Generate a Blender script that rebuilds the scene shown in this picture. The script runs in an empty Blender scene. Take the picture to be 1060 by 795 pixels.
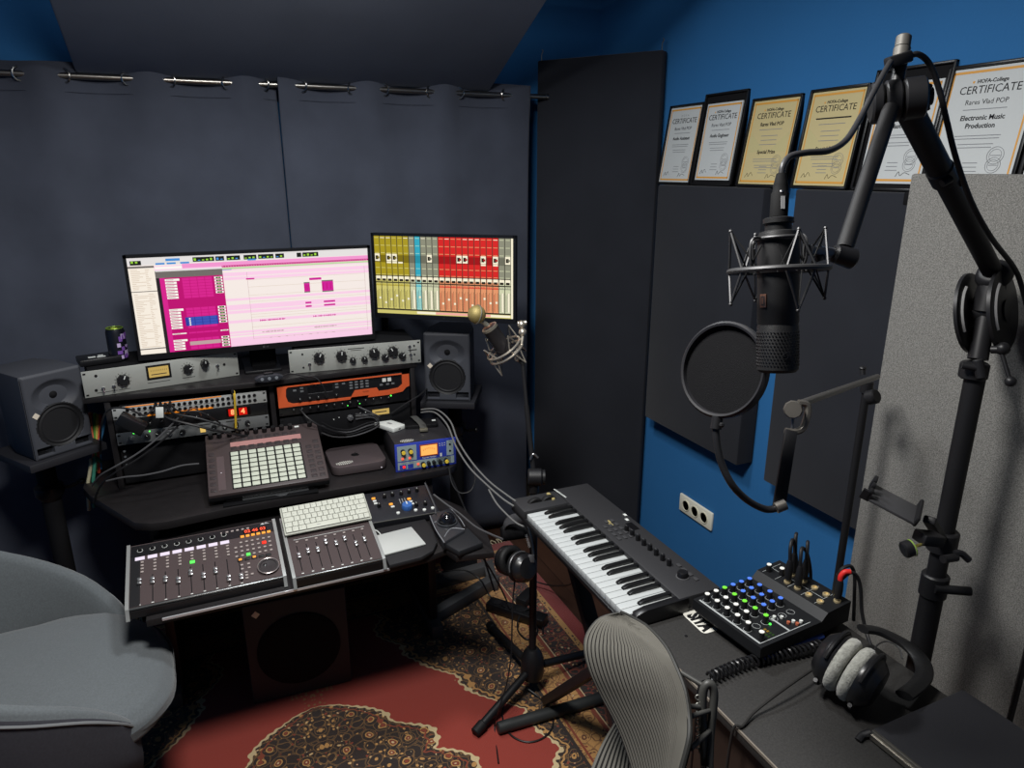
import bpy, bmesh, math, random
from math import sin, cos, pi, radians, sqrt
from mathutils import Matrix, Vector, noise
random.seed(7)
SC = bpy.context.scene
COL = SC.collection
V = Vector
# ------------------------------------------------------------ camera model (used to measure the place)
CAMZ = 1.75
FPX, PITCH, YAW = 730.0, radians(16.9), radians(23.7)
_fh = V((sin(YAW), cos(YAW), 0)); CR = V((cos(YAW), -sin(YAW), 0)); _up = V((0, 0, 1))
CF = _fh*cos(PITCH) - _up*sin(PITCH); CU = _fh*sin(PITCH) + _up*cos(PITCH)
CO = V((0, 0, CAMZ))
def ray(x, y): return CF + CR*((x-530)/FPX) - CU*((y-397.5)/FPX)
def onz(x, y, z): d = ray(x, y); return CO + d*((z-CAMZ)/d.z)
def onx(x, y, X): d = ray(x, y); return CO + d*(X/d.x)
def ony(x, y, Y): d = ray(x, y); return CO + d*(Y/d.y)
def dep(x, y, d): return CO + ray(x, y)*d
cam = bpy.data.objects.new('camera', bpy.data.cameras.new('camera')); COL.objects.link(cam)
cam.data.sensor_fit = 'HORIZONTAL'; cam.data.sensor_width = 36; cam.data.lens = FPX/1060*36
cam.data.clip_start = 0.02
cam.matrix_world = Matrix.Translation(CO) @ Matrix((CR, CU, -CF)).transposed().to_4x4()
SC.camera = cam
SC.view_settings.view_transform = 'Standard'; SC.view_settings.look = 'None'
SC.view_settings.gamma = 1; SC.view_settings.use_curve_mapping = False
SC.view_settings.exposure = 0.0
# ------------------------------------------------------------ materials
def lin(c):
    return tuple(((v/255)/12.92 if v/255 <= .04045 else ((v/255+.055)/1.055)**2.4) for v in c)
_M = {}
def M(name, rgb=(128,128,128), rough=.5, metal=0., emit=0., noise_=0., nscale=40., bump=0., bscale=200., sheen=0., coat=0., trans=0.):
    if name in _M: return _M[name]
    m = bpy.data.materials.new(name); m.use_nodes = True; _M[name] = m
    nt = m.node_tree; b = nt.nodes['Principled BSDF']
    c = (*lin(rgb), 1)
    b.inputs['Base Color'].default_value = c
    b.inputs['Roughness'].default_value = rough; b.inputs['Metallic'].default_value = metal
    if metal < .5: b.inputs['Specular IOR Level'].default_value = .12 if rough >= .7 else (.3 if rough >= .4 else .5)
    if sheen: b.inputs['Sheen Weight'].default_value = sheen
    if coat: b.inputs['Coat Weight'].default_value = coat
    if trans: b.inputs['Transmission Weight'].default_value = trans
    if emit:
        b.inputs['Emission Color'].default_value = c; b.inputs['Emission Strength'].default_value = emit
        b.inputs['Base Color'].default_value = (*[v*.1 for v in c[:3]], 1)
    if noise_ or bump:
        tc = nt.nodes.new('ShaderNodeTexCoord')
    if noise_:
        n = nt.nodes.new('ShaderNodeTexNoise'); n.inputs['Scale'].default_value = nscale; n.inputs['Detail'].default_value = 4
        nt.links.new(tc.outputs['Object'], n.inputs['Vector'])
        r = nt.nodes.new('ShaderNodeValToRGB')
        r.color_ramp.elements[0].position = .3; r.color_ramp.elements[1].position = .7
        r.color_ramp.elements[0].color = (*[v*(1-noise_) for v in c[:3]], 1)
        r.color_ramp.elements[1].color = (*[min(1, v*(1+noise_)) for v in c[:3]], 1)
        nt.links.new(n.outputs['Fac'], r.inputs['Fac']); nt.links.new(r.outputs['Color'], b.inputs['Base Color'])
    if bump:
        n = nt.nodes.new('ShaderNodeTexNoise'); n.inputs['Scale'].default_value = bscale; n.inputs['Detail'].default_value = 3
        nt.links.new(tc.outputs['Object'], n.inputs['Vector'])
        bp = nt.nodes.new('ShaderNodeBump'); bp.inputs['Strength'].default_value = bump; bp.inputs['Distance'].default_value = .003
        nt.links.new(n.outputs['Fac'], bp.inputs['Height']); nt.links.new(bp.outputs['Normal'], b.inputs['Normal'])
    return m
class X:                                   # tiny maths-node expressions
    nt = None
    def __init__(s, sock): s.s = sock
    @staticmethod
    def op(o, *a):
        n = X.nt.nodes.new('ShaderNodeMath'); n.operation = o
        for i, v in enumerate(a):
            if isinstance(v, X): X.nt.links.new(v.s, n.inputs[i])
            else: n.inputs[i].default_value = v
        return X(n.outputs[0])
    def __add__(s, o): return X.op('ADD', s, o)
    __radd__ = __add__
    def __sub__(s, o): return X.op('SUBTRACT', s, o)
    def __rsub__(s, o): return X.op('SUBTRACT', o, s)
    def __mul__(s, o): return X.op('MULTIPLY', s, o)
    __rmul__ = __mul__
    def __truediv__(s, o): return X.op('DIVIDE', s, o)
    def __lt__(s, o): return X.op('LESS_THAN', s, o)
    def __gt__(s, o): return X.op('GREATER_THAN', s, o)
    def abs(s): return X.op('ABSOLUTE', s)
    def sin(s): return X.op('SINE', s)
    def max(s, o): return X.op('MAXIMUM', s, o)
    def min(s, o): return X.op('MINIMUM', s, o)
    def sqrt(s): return X.op('SQRT', s)
    def clamp(s): return X.op('MINIMUM', X.op('MAXIMUM', s, 0.), 1.)
def mixc(f, a, b):
    n = X.nt.nodes.new('ShaderNodeMix'); n.data_type = 'RGBA'
    for i, v in ((6, a), (7, b)):
        if isinstance(v, tuple): n.inputs[i].default_value = (*lin(v), 1)
        else: X.nt.links.new(v, n.inputs[i])
    if isinstance(f, X): X.nt.links.new(f.s, n.inputs[0])
    else: n.inputs[0].default_value = f
    return n.outputs[2]
# common materials
black = M('black_plastic', (24,24,26), .45)
blacksatin = M('black_satin', (17,17,19), .35)
blackmatte = M('black_matte', (20,20,22), .8)
rubber = M('rubber', (16,16,17), .65)
dkmetal = M('dark_metal', (22,22,24), .38, .3)
chrome = M('chrome', (190,190,192), .2, 1.)
steel = M('steel', (150,150,150), .35, 1.)
silverpl = M('silver_plastic', (170,172,172), .4, .4)
grey = M('grey_plastic', (92,92,94), .5)
white = M('white_plastic', (205,208,204), .45)
cream = M('cream_plastic', (226,224,208), .45)
ledg = M('led_green', (90,255,90), .4, 0, 1.5)
ledr = M('led_red', (255,45,25), .4, 0, 1.6)
ledo = M('led_orange', (255,165,60), .4, 0, 1.2)
ledw = M('led_white', (245,240,250), .4, 0, 1.0)
ledb = M('led_blue', (70,130,255), .4, 0, 1.2)
# ------------------------------------------------------------ mesh builder
def frame(o, xd, yd):
    x = V(xd).normalized(); z = x.cross(V(yd)).normalized(); y = z.cross(x)
    return Matrix.Translation(V(o)) @ Matrix((x, y, z)).transposed().to_4x4()
def zto(p, d):
    d = V(d).normalized(); h = V((0, 0, 1)) if abs(d.z) < .95 else V((0, 1, 0))
    x = h.cross(d).normalized()
    return Matrix.Translation(V(p)) @ Matrix((x, d.cross(x), d)).transposed().to_4x4()
def T(x, y, z, rz=0, rx=0, ry=0):
    return Matrix.Translation((x, y, z)) @ Matrix.Rotation(rz, 4, 'Z') @ Matrix.Rotation(ry, 4, 'Y') @ Matrix.Rotation(rx, 4, 'X')
def spline(pts, n=6, closed=False):
    P = [V(p) for p in pts]; out = []; N = len(P)
    for i in range(N if closed else N-1):
        if closed: a, b, c, d = P[(i-1) % N], P[i], P[(i+1) % N], P[(i+2) % N]
        else: a, b, c, d = P[max(i-1, 0)], P[i], P[i+1], P[min(i+2, N-1)]
        for k in range(n):
            t = k/n; t2 = t*t; t3 = t2*t
            out.append(.5*((2*b)+(c-a)*t+(2*a-5*b+4*c-d)*t2+(3*b-a-3*c+d)*t3))
    if not closed: out.append(P[-1])
    return out
class B:
    def __init__(s): s.v = []; s.f = []; s.mi = []; s.mats = []; s.M = Matrix()
    def m_(s, m):
        if m not in s.mats: s.mats.append(m)
        return s.mats.index(m)
    def geo(s, vs, fs, m, L=None):
        Mx = s.M @ L if L is not None else s.M
        o = len(s.v); s.v.extend(Mx @ V(p) for p in vs); k = s.m_(m)
        for f in fs: s.f.append([i+o for i in f]); s.mi.append(k)
        return s
    def box(s, x0, y0, z0, x1, y1, z1, m, bev=0, seg=2, L=None):
        if x0 > x1: x0, x1 = x1, x0
        if y0 > y1: y0, y1 = y1, y0
        if z0 > z1: z0, z1 = z1, z0
        if bev:
            bm = bmesh.new(); bmesh.ops.create_cube(bm, size=1)
            for v in bm.verts: v.co = V((x0+(v.co.x+.5)*(x1-x0), y0+(v.co.y+.5)*(y1-y0), z0+(v.co.z+.5)*(z1-z0)))
            bev = min(bev, .49*min(x1-x0, y1-y0, z1-z0))
            bmesh.ops.bevel(bm, geom=bm.edges[:]+bm.verts[:], offset=bev, segments=seg, affect='EDGES', profile=.5)
            bm.verts.index_update()
            s.geo([v.co.copy() for v in bm.verts], [[v.index for v in f.verts] for f in bm.faces], m, L); bm.free()
        else:
            s.geo([(x0,y0,z0),(x1,y0,z0),(x1,y1,z0),(x0,y1,z0),(x0,y0,z1),(x1,y0,z1),(x1,y1,z1),(x0,y1,z1)],
                  [(3,2,1,0),(4,5,6,7),(0,1,5,4),(1,2,6,5),(2,3,7,6),(3,0,4,7)], m, L)
        return s
    def lathe(s, prof, m, p=(0,0,0), d=(0,0,1), n=20, L=None):
        vs = []; fs = []; Z = zto(p, d)
        for (r, z) in prof:
            for k in range(n): a = 2*pi*k/n; vs.append(Z @ V((r*cos(a), r*sin(a), z)))
        for i in range(len(prof)-1):
            for k in range(n):
                a, b = i*n+k, i*n+(k+1) % n; fs.append((a, b, b+n, a+n))
        if prof[0][0] > 1e-6: fs.append(tuple(range(n-1, -1, -1)))
        if prof[-1][0] > 1e-6: fs.append(tuple((len(prof)-1)*n+k for k in range(n)))
        return s.geo(vs, fs, m, L)
    def cyl(s, p0, p1, r, m, r1=None, n=14, bev=0):
        p0 = V(p0); p1 = V(p1); h = (p1-p0).length; r1 = r if r1 is None else r1
        pr = [(r, 0), (r1, h)] if not bev else [(r-bev, 0), (r, bev), (r1, h-bev), (r1-bev, h)]
        return s.lathe(pr, m, p0, p1-p0, n)
    def sph(s, c, r, m, n=16, sc=(1,1,1)):
        k = n//2
        pr = [(max(1e-7, r*sin(pi*i/k)), -r*cos(pi*i/k)) for i in range(k+1)]
        L = Matrix.Translation(V(c)) @ Matrix.Diagonal((*sc, 1))
        return s.lathe(pr, m, n=n, L=L)
    def tube(s, pts, r, m, n=8, closed=False, sm=6, flat=1.0, up=None):
        P = spline(pts, sm, closed) if sm else [V(p) for p in pts]
        vs = []; fs = []; N = len(P); nrm = None
        for i, p in enumerate(P):
            t = (P[(i+1) % N]-P[i-1]) if closed else (P[min(i+1, N-1)]-P[max(i-1, 0)])
            t = t.normalized() if t.length > 1e-9 else V((0,0,1))
            if up is not None: nrm = V(up)
            elif nrm is None: nrm = V((0,0,1)) if abs(t.z) < .9 else V((1,0,0))
            nrm = (nrm - t*nrm.dot(t)); nrm = nrm.normalized() if nrm.length > 1e-6 else t.orthogonal().normalized()
            bn = t.cross(nrm); rr = r(i/(max(N-1, 1))) if callable(r) else r
            for k in range(n): a = 2*pi*k/n; vs.append(p+nrm*(rr*flat*cos(a))+bn*(rr*sin(a)))
        for i in range(N if closed else N-1):
            for k in range(n):
                a, b = i*n+k, i*n+(k+1) % n; c, d = ((i+1) % N)*n+(k+1) % n, ((i+1) % N)*n+k
                fs.append((a, b, c, d))
        if not closed: fs.append(tuple(range(n-1, -1, -1))); fs.append(tuple((N-1)*n+k for k in range(n)))
        return s.geo(vs, fs, m)
    def torus(s, c, R, r, m, d=(0,0,1), n=28, k=8, sx=1, sy=1):
        Z = zto(c, d); pts = [Z @ V((R*sx*cos(2*pi*i/n), R*sy*sin(2*pi*i/n), 0)) for i in range(n)]
        return s.tube(pts, r, m, k, True, 0)
    def prism(s, poly, z0, z1, m, bev=0, L=None):
        bm = bmesh.new(); vs = [bm.verts.new((x, y, z0)) for x, y in poly]
        f = bm.faces.new(vs)
        r = bmesh.ops.extrude_face_region(bm, geom=[f])
        for v in r['geom']:
            if isinstance(v, bmesh.types.BMVert): v.co.z = z1
        bmesh.ops.recalc_face_normals(bm, faces=bm.faces[:])
        if bev: bmesh.ops.bevel(bm, geom=[e for e in bm.edges if abs(e.verts[0].co.z-e.verts[1].co.z) < 1e-6], offset=bev, segments=2, affect='EDGES', profile=.5)
        bm.verts.index_update()
        s.geo([v.co.copy() for v in bm.verts], [[v.index for v in q.verts] for q in bm.faces], m, L); bm.free()
        return s
    def grid(s, fn, nu, nv, m, cu=False, cv=False):
        vs = [fn(i/(nu if cu else nu-1), j/(nv if cv else nv-1)) for i in range(nu) for j in range(nv)]; fs = []; ms = []
        for i in range(nu if cu else nu-1):
            for j in range(nv if cv else nv-1):
                a, b = (i % nu), ((i+1) % nu); c, d = j, (j+1) % nv
                fs.append((a*nv+c, b*nv+c, b*nv+d, a*nv+d)); ms.append(m(i, j) if callable(m) and not isinstance(m, bpy.types.Material) else m)
        Mx = s.M; o = len(s.v); s.v.extend(Mx @ V(p) for p in vs)
        for f, mm in zip(fs, ms): s.f.append([i+o for i in f]); s.mi.append(s.m_(mm))
        return s
    def quad(s, a, b, c, d, m): return s.geo([a, b, c, d], [(0,1,2,3)], m)
    def text(s, t, size, x, y, z, m, L=None, al='CENTER', bold=0, ext=.0003, sx=1., spc=1.):
        cu = bpy.data.curves.new('t', 'FONT'); cu.body = t; cu.size = size; cu.align_x = al; cu.align_y = 'CENTER'
        cu.extrude = ext; cu.offset = bold; cu.resolution_u = 2; cu.space_character = spc
        o = bpy.data.objects.new('t', cu); COL.objects.link(o)
        me = bpy.data.meshes.new_from_object(o.evaluated_get(bpy.context.evaluated_depsgraph_get()))
        TT = Matrix.Translation((x, y, z)) @ Matrix.Diagonal((sx, 1, 1, 1))
        if L is not None: TT = L @ TT
        s.geo([v.co.copy() for v in me.vertices], [list(p.vertices) for p in me.polygons], m, TT)
        bpy.data.objects.remove(o); bpy.data.curves.remove(cu); bpy.data.meshes.remove(me)
        return s
    def obj(s, name, parent=None, label=None, smooth=38, solid=0, sub=0):
        me = bpy.data.meshes.new(name); me.from_pydata([tuple(v) for v in s.v], [], s.f)
        for m in s.mats: me.materials.append(m)
        me.polygons.foreach_set('material_index', s.mi)
        me.polygons.foreach_set('use_smooth', [True]*len(s.f))
        me.update()
        if smooth < 180: me.set_sharp_from_angle(angle=radians(smooth))
        o = bpy.data.objects.new(name, me); COL.objects.link(o)
        if parent is not None: o.parent = parent
        if label: o['label'] = label
        if solid:
            md = o.modifiers.new('solid', 'SOLIDIFY'); md.thickness = solid; md.offset = 0
        if sub:
            md = o.modifiers.new('sub', 'SUBSURF'); md.levels = sub; md.render_levels = sub
        return o
def tag(o, label, cat, group=None):
    o['label'] = label; o['category'] = cat
    if group: o['group'] = group
    return o
def thing(name, label, cat, mat=None, group=None):
    o = bpy.data.objects.new(name, None); COL.objects.link(o); o.empty_display_size = .05
    if mat is not None: o.matrix_world = mat
    return tag(o, label, cat, group)
def solo(b, name, label, cat, mat=None, group=None, **k):
    o = b.obj(name, **k)
    if mat is not None: o.matrix_world = mat
    return tag(o, label, cat, group)
def struct(b, name, **k):
    o = b.obj(name, **k); o['kind'] = 'structure'; return o
def put(o, name, parent, mat, label=None):          # a copy of one part
    c = o.copy(); COL.objects.link(c); c.name = name; c.parent = parent; c.matrix_parent_inverse = Matrix(); c.matrix_basis = mat
    if label: c['label'] = label
    return c
def copy_tree(o, parent=None):
    c = o.copy(); COL.objects.link(c); c.parent = parent
    for ch in list(o.children): copy_tree(ch, c)
    return c
def proto(b, name):                                  # first of a set of shared parts: kept unlinked
    o = b.obj(name); COL.objects.unlink(o); return o
def knob_b(r, h, m, cap=None, line=None, n=14):
    b = B(); b.lathe([(r, 0), (r, h*.75), (r*.88, h), (1e-6, h)], m, n=n)
    if cap: b.lathe([(r*.9, h*.98), (r*.86, h*1.06), (1e-6, h*1.06)], cap, n=n)
    if line: b.box(-r*.1, 0, h*1.0, r*.1, r*.85, h*1.05, line)
    return b
# ============================================================ the room
def wall_mat():
    m = M('wall_blue', (46,104,158), .75, bump=.15, bscale=120, noise_=.04, nscale=3); return m
wm = wall_mat()
def floor_mat():
    m = bpy.data.materials.new('floor_boards'); m.use_nodes = True; X.nt = nt = m.node_tree; b = nt.nodes['Principled BSDF']
    tc = nt.nodes.new('ShaderNodeTexCoord'); mp = nt.nodes.new('ShaderNodeMapping'); mp.inputs['Rotation'].default_value = (0,0,pi/2)
    nt.links.new(tc.outputs['Object'], mp.inputs[0])
    br = nt.nodes.new('ShaderNodeTexBrick'); nt.links.new(mp.outputs[0], br.inputs['Vector'])
    br.inputs['Scale'].default_value = 1; br.inputs['Brick Width'].default_value = 1.2; br.inputs['Row Height'].default_value = .13; br.inputs['Mortar Size'].default_value = .0015
    br.inputs['Color1'].default_value = (*lin((82,56,42)),1); br.inputs['Color2'].default_value = (*lin((66,44,34)),1); br.inputs['Mortar'].default_value = (*lin((25,16,12)),1)
    n = nt.nodes.new('ShaderNodeTexNoise'); n.inputs['Scale'].default_value = 8; n.inputs['Detail'].default_value = 6
    mp2 = nt.nodes.new('ShaderNodeMapping'); mp2.inputs['Scale'].default_value = (8,1,1); nt.links.new(tc.outputs['Object'], mp2.inputs[0]); nt.links.new(mp2.outputs[0], n.inputs['Vector'])
    mx = nt.nodes.new('ShaderNodeMix'); mx.data_type = 'RGBA'; mx.blend_type = 'MULTIPLY'; mx.inputs[0].default_value = .5
    nt.links.new(br.outputs['Color'], mx.inputs[6]); nt.links.new(n.outputs['Fac'], mx.inputs[7]); nt.links.new(mx.outputs[2], b.inputs['Base Color'])
    b.inputs['Roughness'].default_value = .4
    return m
struct(B().box(-2.1,-1.2,-.08,1.9,3.2,0, floor_mat()), 'floor')
struct(B().box(-2.1,-1.2,2.6,1.9,3.2,2.7, M('ceiling_paint', (150,160,172), .8)), 'ceiling')
struct(B().box(-2.0,3.1,0,1.8,3.2,2.6, wm), 'wall_back')
struct(B().box(1.8,-1.2,0,1.9,3.2,2.6, wm), 'wall_right')
struct(B().box(-2.1,-1.2,0,-2.0,3.2,2.6, wm), 'wall_left')
struct(B().box(-2.0,3.08,0,1.8,3.1,.2, M('skirting', (196,190,172), .5), bev=.004), 'baseboard_back')
# ---- rod and curtains
RY, RZ = 2.95, 2.052
rodm = M('rod_chrome', (150,146,140), .3, 1.)
b = B(); b.cyl((-1.6,RY,RZ),(1.452,RY,RZ),.0105,rodm)
t = thing('curtain_rod', 'slim chrome curtain rod threaded through the eyelets of the dark curtains', 'curtain rod')
b.obj('rod', t)
B().lathe([(.0105,0),(.014,.002),(.014,.012),(1e-6,.013)], rodm, (1.452,RY,RZ), (1,0,0)).obj('end_cap', t)
for x in (-.9, 1.42):
    B().cyl((x,RY,RZ),(x,3.1,RZ),.006,rodm).obj('bracket', t)
cm = M('curtain_cloth', (66,70,81), .95, noise_=.12, nscale=6, sheen=.1, bump=.2, bscale=700)
def rodx(px): return ony(px, 78+px*.042, RY).x
def curtain(name, label, xs, first_front, x_end0, x_end1):
    # xs: where the cloth crosses the rod, the cloth running in front of and behind it by turns
    K = [x_end0]+xs+[x_end1]
    def off(x):
        for i in range(len(K)-1):
            if x <= K[i+1]+1e-9:
                a, c = K[i], K[i+1]; tt = (x-a)/(c-a)
                if i == 0: tt = .5+.5*tt if first_front is not None else tt
                if i == len(K)-2: tt = .5*tt
                sgn = -1 if ((i % 2 == 0) == first_front) else 1
                return sgn*sin(pi*tt)
        return 0
    A = .021; ztop, zbot = RZ+.042, .04
    def fn(u, v):
        x = K[0]+(K[-1]-K[0])*u; z = ztop+(zbot-ztop)*(v**1.6)
        d = ztop-z
        amp = A*(.22+.78*math.exp(-max(0, d-.06)/.10))
        y = RY+amp*off(x)+.004*sin(x*23+z*1.3)*min(1, d*2)
        return V((x, y, z+.003*sin(x*17)*(v < .01)))
    root = thing(name, label, 'curtain', group='eyelet curtains behind the desk')
    o = B().grid(fn, 150, 40, cm).obj('curtain_cloth', root, smooth=180, solid=.003)
    B().grid(lambda u, v: fn(u, v)*1 if False else V((lambda p: (p.x, p.y-.0028, RZ-.052+.0012*v))(fn(u, .2))), 90, 2, M('hem', (36,38,46), .95)).obj('hem_seam', o, smooth=180)
    for i, x in enumerate(xs):
        s = 1 if ((i % 2 == 0) == first_front) else -1
        B().torus((x,RY,RZ), .0215, .0032, M('eyelet', (170,168,164), .25, 1.), d=(-s*.8,-1,0), n=24, k=6).obj('eyelet', root)
    return root
L_x = [rodx(p) for p in (20,67,132,176,235,273)]
curtain('curtain', 'dark charcoal eyelet curtain, the left one, hanging behind the wide monitor', [-.63]+L_x, True, -1.25, rodx(286))
R_x = [rodx(p) for p in (312,364,397,445,475,522)]
curtain('curtain', 'dark charcoal eyelet curtain, the right one, hanging behind the colourful mixer screen', R_x, True, rodx(287), rodx(547))
# ---- tilted cloth panel overhead
pm = M('panel_cloth', (38,40,46), .95, noise_=.08, nscale=5, bump=.25, bscale=900, sheen=.1)
a, c = ony(78,66,3.0), ony(503,85,3.0); d = -ray(296,503).normalized()
p0, p1 = a-d*.02, c-d*.02
X_ = frame(p0, p1-p0, d)
wv = X_.inverted() @ p1; dv = X_.inverted() @ (p0+d)
b = B(); w_ = (p1-p0).length
b.box(0,0,0,w_,.98,.05, M('ceiling_panel_cloth', (124,132,146), .95, noise_=.06, nscale=4), bev=.008)  # base colour lifted above the dark cloth to carry lens glare
root = thing('ceiling_panel', 'dark cloth acoustic panel tilted under the ceiling above the curtains', 'acoustic panel', X_)
b.obj('panel', root)
for x in (.3, w_-.3):
    for y in (.45, .9):
        p = X_ @ V((x,y,.05)); q = X_.inverted() @ V((p.x,p.y,2.6)); B().cyl((x,y,.0), q, .0025, steel, n=6).obj('hanger', root)
# ---- acoustic panels
lft, rgt = V((1.432,2.99,0)), V((1.757,2.530,0))
X_ = frame(lft, rgt-lft, V((0,0,1)))            # x along the panel, y up, z towards the room
L_ = (rgt-lft).length
t = thing('corner_panel', 'tall black fabric acoustic panel standing across the room corner beside the curtain', 'acoustic panel', X_)
b = B(); b.box(0,0,-.05,L_,2.2,0, pm, bev=.006); b.obj('panel', t)
for x in (.01, L_-.012):
    B().tube([(x,2.195,-.02),(x,2.225,-.02),(x+.006,2.238,-.02),(x+.002,2.245,-.02)],.0022,steel,6).obj('hook', t)
def wpanel(y0, y1, label):
    b = B(); b.box(1.722,y0,.705,1.798,y1,1.692, pm, bev=.006)
    return solo(b, 'wall_mounted_panel', label, 'acoustic panel', group='black acoustic panels on the blue wall')
wpanel(1.865, 2.462, 'black fabric acoustic panel on the blue wall, nearer to the tall corner panel')
wpanel(1.13, 1.728, 'black fabric acoustic panel on the blue wall, partly behind the grey felt screen')
# ---- grey felt screen
fm = M('felt', (108,107,104), .95, noise_=.45, nscale=420, bump=.5, bscale=700)
t = thing('felt_screen', 'tall grey felt partition screen behind the heavy black boom stand', 'screen')
edge = M('screen_edge', (22,22,24), .7)
for y0, y1 in ((.679,1.095),(.228,.669)):
    q = B().box(1.41,y0,.02,1.45,y1,1.742, fm, bev=.005).obj('felt_panel', t)
B().box(1.416,.6695,.02,1.444,.6785,1.73, edge).obj('hinge_strip', t)
for y in (.95,.35): B().box(1.35,y-.02,0,1.51,y+.02,.02, dkmetal, bev=.004).obj('foot', t)
# ---- wall outlet
a, c = onx(706,511,1.8), onx(738,548,1.8)
t = thing('wall_outlet', 'cream triple socket outlet plate low on the blue wall', 'outlet', T(1.8,(a.y+c.y)/2,(a.z+c.z)/2+.0))
b = B(); b.box(-.012,-.108,-.04,0,.108,.04, cream, bev=.005); b.obj('plate', t)
for i in (-1,0,1):
    b = B(); b.lathe([(.0245,0),(.0245,.003),(.0215,.003),(.0205,-.003),(1e-6,-.003)], M('socket_cream', (214,210,190), .5), (-.012,i*.06,0), (-1,0,0))
    for s in (-1,1): b.cyl((-.0095,i*.06+s*.0095,0),(-.0088,i*.06+s*.0095,0),.003, M('hole', (40,38,34), .7), n=8)
    b.obj('socket', t)
# ---- certificates
def lines(b, y, n, w, m, dy=.008, h=.0018, seed=0):
    r = random.Random(seed+n)
    for i in range(n):
        ww = w*(.75+.25*r.random()); b.box(-ww/2, y-i*dy-h/2, 0, ww/2, y-i*dy+h/2, .0004, m)
ink = M('ink', (30,30,34), .8); inkl = M('ink_light', (128,130,134), .8); goldm = M('gold_border', (206,148,64), .5)
def certificate(ybot, zbot, W, H, paper, mat_w, label, subj, name_y=True, seal=True, big=False):
    # frame stands on the panel top and leans on the wall; local x along the wall to the right, y up the sheet
    # W,H: paper size; mat_w: black mount around it
    FW_, FH_ = W+2*mat_w[0], H+mat_w[1]+mat_w[2]
    lean = math.asin(.045/FH_)
    yd = V((sin(lean),0,cos(lean)))
    R = frame((1.75,ybot,zbot), (0,-1,0), yd)
    t = thing('framed_certificate', label, 'certificate', R, group='framed certificates along the right wall')
    b = B(); f = .008; fr = M('frame_black', (20,20,21), .35)
    b.box(0,0,-.014,FW_,FH_,-.004, blackmatte)
    for q in ((0,0,f,FH_),(FW_-f,0,FW_,FH_),(0,0,FW_,f),(0,FH_-f,FW_,FH_)): b.box(q[0],q[1],-.014,q[2],q[3],.005, fr, bev=.002)
    b.obj('frame', t)
    b = B(); b.M = T(FW_/2, mat_w[1]+H/2, 0)
    b.box(-W/2,-H/2,-.004,W/2,H/2,0, paper)
    sheet = b.obj('certificate_sheet', t)
    b = B(); b.M = T(FW_/2, mat_w[1]+H/2, 0)
    g = .006
    for x0,y0,x1,y1 in ((-W/2+g,-H/2+g,W/2-g,-H/2+2*g),(-W/2+g,H/2-2*g,W/2-g,H/2-g),(-W/2+g,-H/2+g,-W/2+1.7*g,H/2-g),(W/2-1.7*g,-H/2+g,W/2-g,H/2-g)):
        b.box(x0,y0,0,x1,y1,.0004, goldm)
    b.obj('gold_border', sheet)
    b = B(); b.M = T(FW_/2, mat_w[1]+H/2, 0)
    if subj and subj[0] == 'Audio Assistant': b.text('HOFA', .012, 0, H*.385, 0, inkl, spc=1.8)
    else: b.text('HOFA-College', .0125, .002, H*.385, 0, ink, bold=.0003); b.box(-.047,H*.385-.003,0,-.042,H*.385+.002,.0004, goldm)
    b.text('CERTIFICATE', .0265, 0, H*.315, 0, ink, sx=.98)
    y = H*.215
    if name_y: b.text('Rares Vlad POP', .0165, 0, y, 0, ink, bold=.0004 if subj and subj[0] == 'Special Prize' else 0)
    else: lines(b, y, 1, W*.85, ink, h=.004)
    lines(b, y-.017, 1, W*.62, inkl, seed=3)
    yy = y-.037
    if subj and subj[0] == 'Special Prize':
        lines(b, yy, 3, W*.45, inkl, .014, seed=1); yy -= .052
    for s_ in subj:
        b.text(s_, .0165, 0, yy, 0, ink, bold=.0004); yy -= .019
    lines(b, yy-.004, 2, W*.66, inkl, .007, seed=2); lines(b, yy-.024, 2, W*.5, inkl, .008, seed=5)
    lines(b, -H*.29, 3, W*.2, inkl, .010, seed=8)
    if seal:
        for (sx, sy, rr) in ((W*.27,-H*.23,.020),(W*.27,-H*.31,.018)):
            b.torus((sx,sy,.0006), rr, .0005, inkl, n=24, k=4); b.torus((sx,sy,.0006), rr*.72, .0004, inkl, n=20, k=4)
            b.box(sx-rr*.6,sy-.0008,0,sx+rr*.6,sy+.0008,.0005, inkl)
    b.tube([(-W*.38,-H*.42,.0006),(-W*.33,-H*.37,.0006),(-W*.3,-H*.41,.0006),(-W*.25,-H*.36,.0006),(-W*.2,-H*.4,.0006)],.0006,ink,4)
    b.tube([(W*.1,-H*.43,.0006),(W*.14,-H*.38,.0006),(W*.17,-H*.42,.0006),(W*.23,-H*.39,.0006),(W*.32,-H*.41,.0006)],.0006,ink,4)
    b.obj('lettering', sheet)
    if paper is creamp:
        b = B(); b.M = T(FW_/2, mat_w[1]+H/2, 0)
        for s in (-1,1): b.prism([(s*W*.42,-H*.12),(s*W*.42,H*.12),(s*W*.22,-.0),(s*W*.06,-H*.1)][::s], .0, .0002, M('paper_motif', (186,176,130), .7))
        b.obj('paper_emblem', sheet)
    return t
whitep = M('paper_white', (188,192,192), .55); creamp = M('paper_cream', (190,176,130), .55)
PT = 1.694
certificate(2.508, PT, .194, .282, whitep, (.009,.010,.010), 'white certificate in a thin black frame, next to the tall corner panel', ['Audio Assistant'])
certificate(2.290, PT, .190, .270, whitep, (.020,.020,.036), 'white certificate in a wide black mount, between the slim white one and a cream one', ['Audio Engineer'])
certificate(2.036, PT, .205, .270, creamp, (.010,.010,.010), 'cream certificate for a special prize, next to the wide black mount', ['Special Prize'])
certificate(1.780, PT, .198, .275, creamp, (.010,.010,.010), 'cream certificate above the large hanging microphone, behind its cable', ['Special Prize'], name_y=False)
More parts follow.
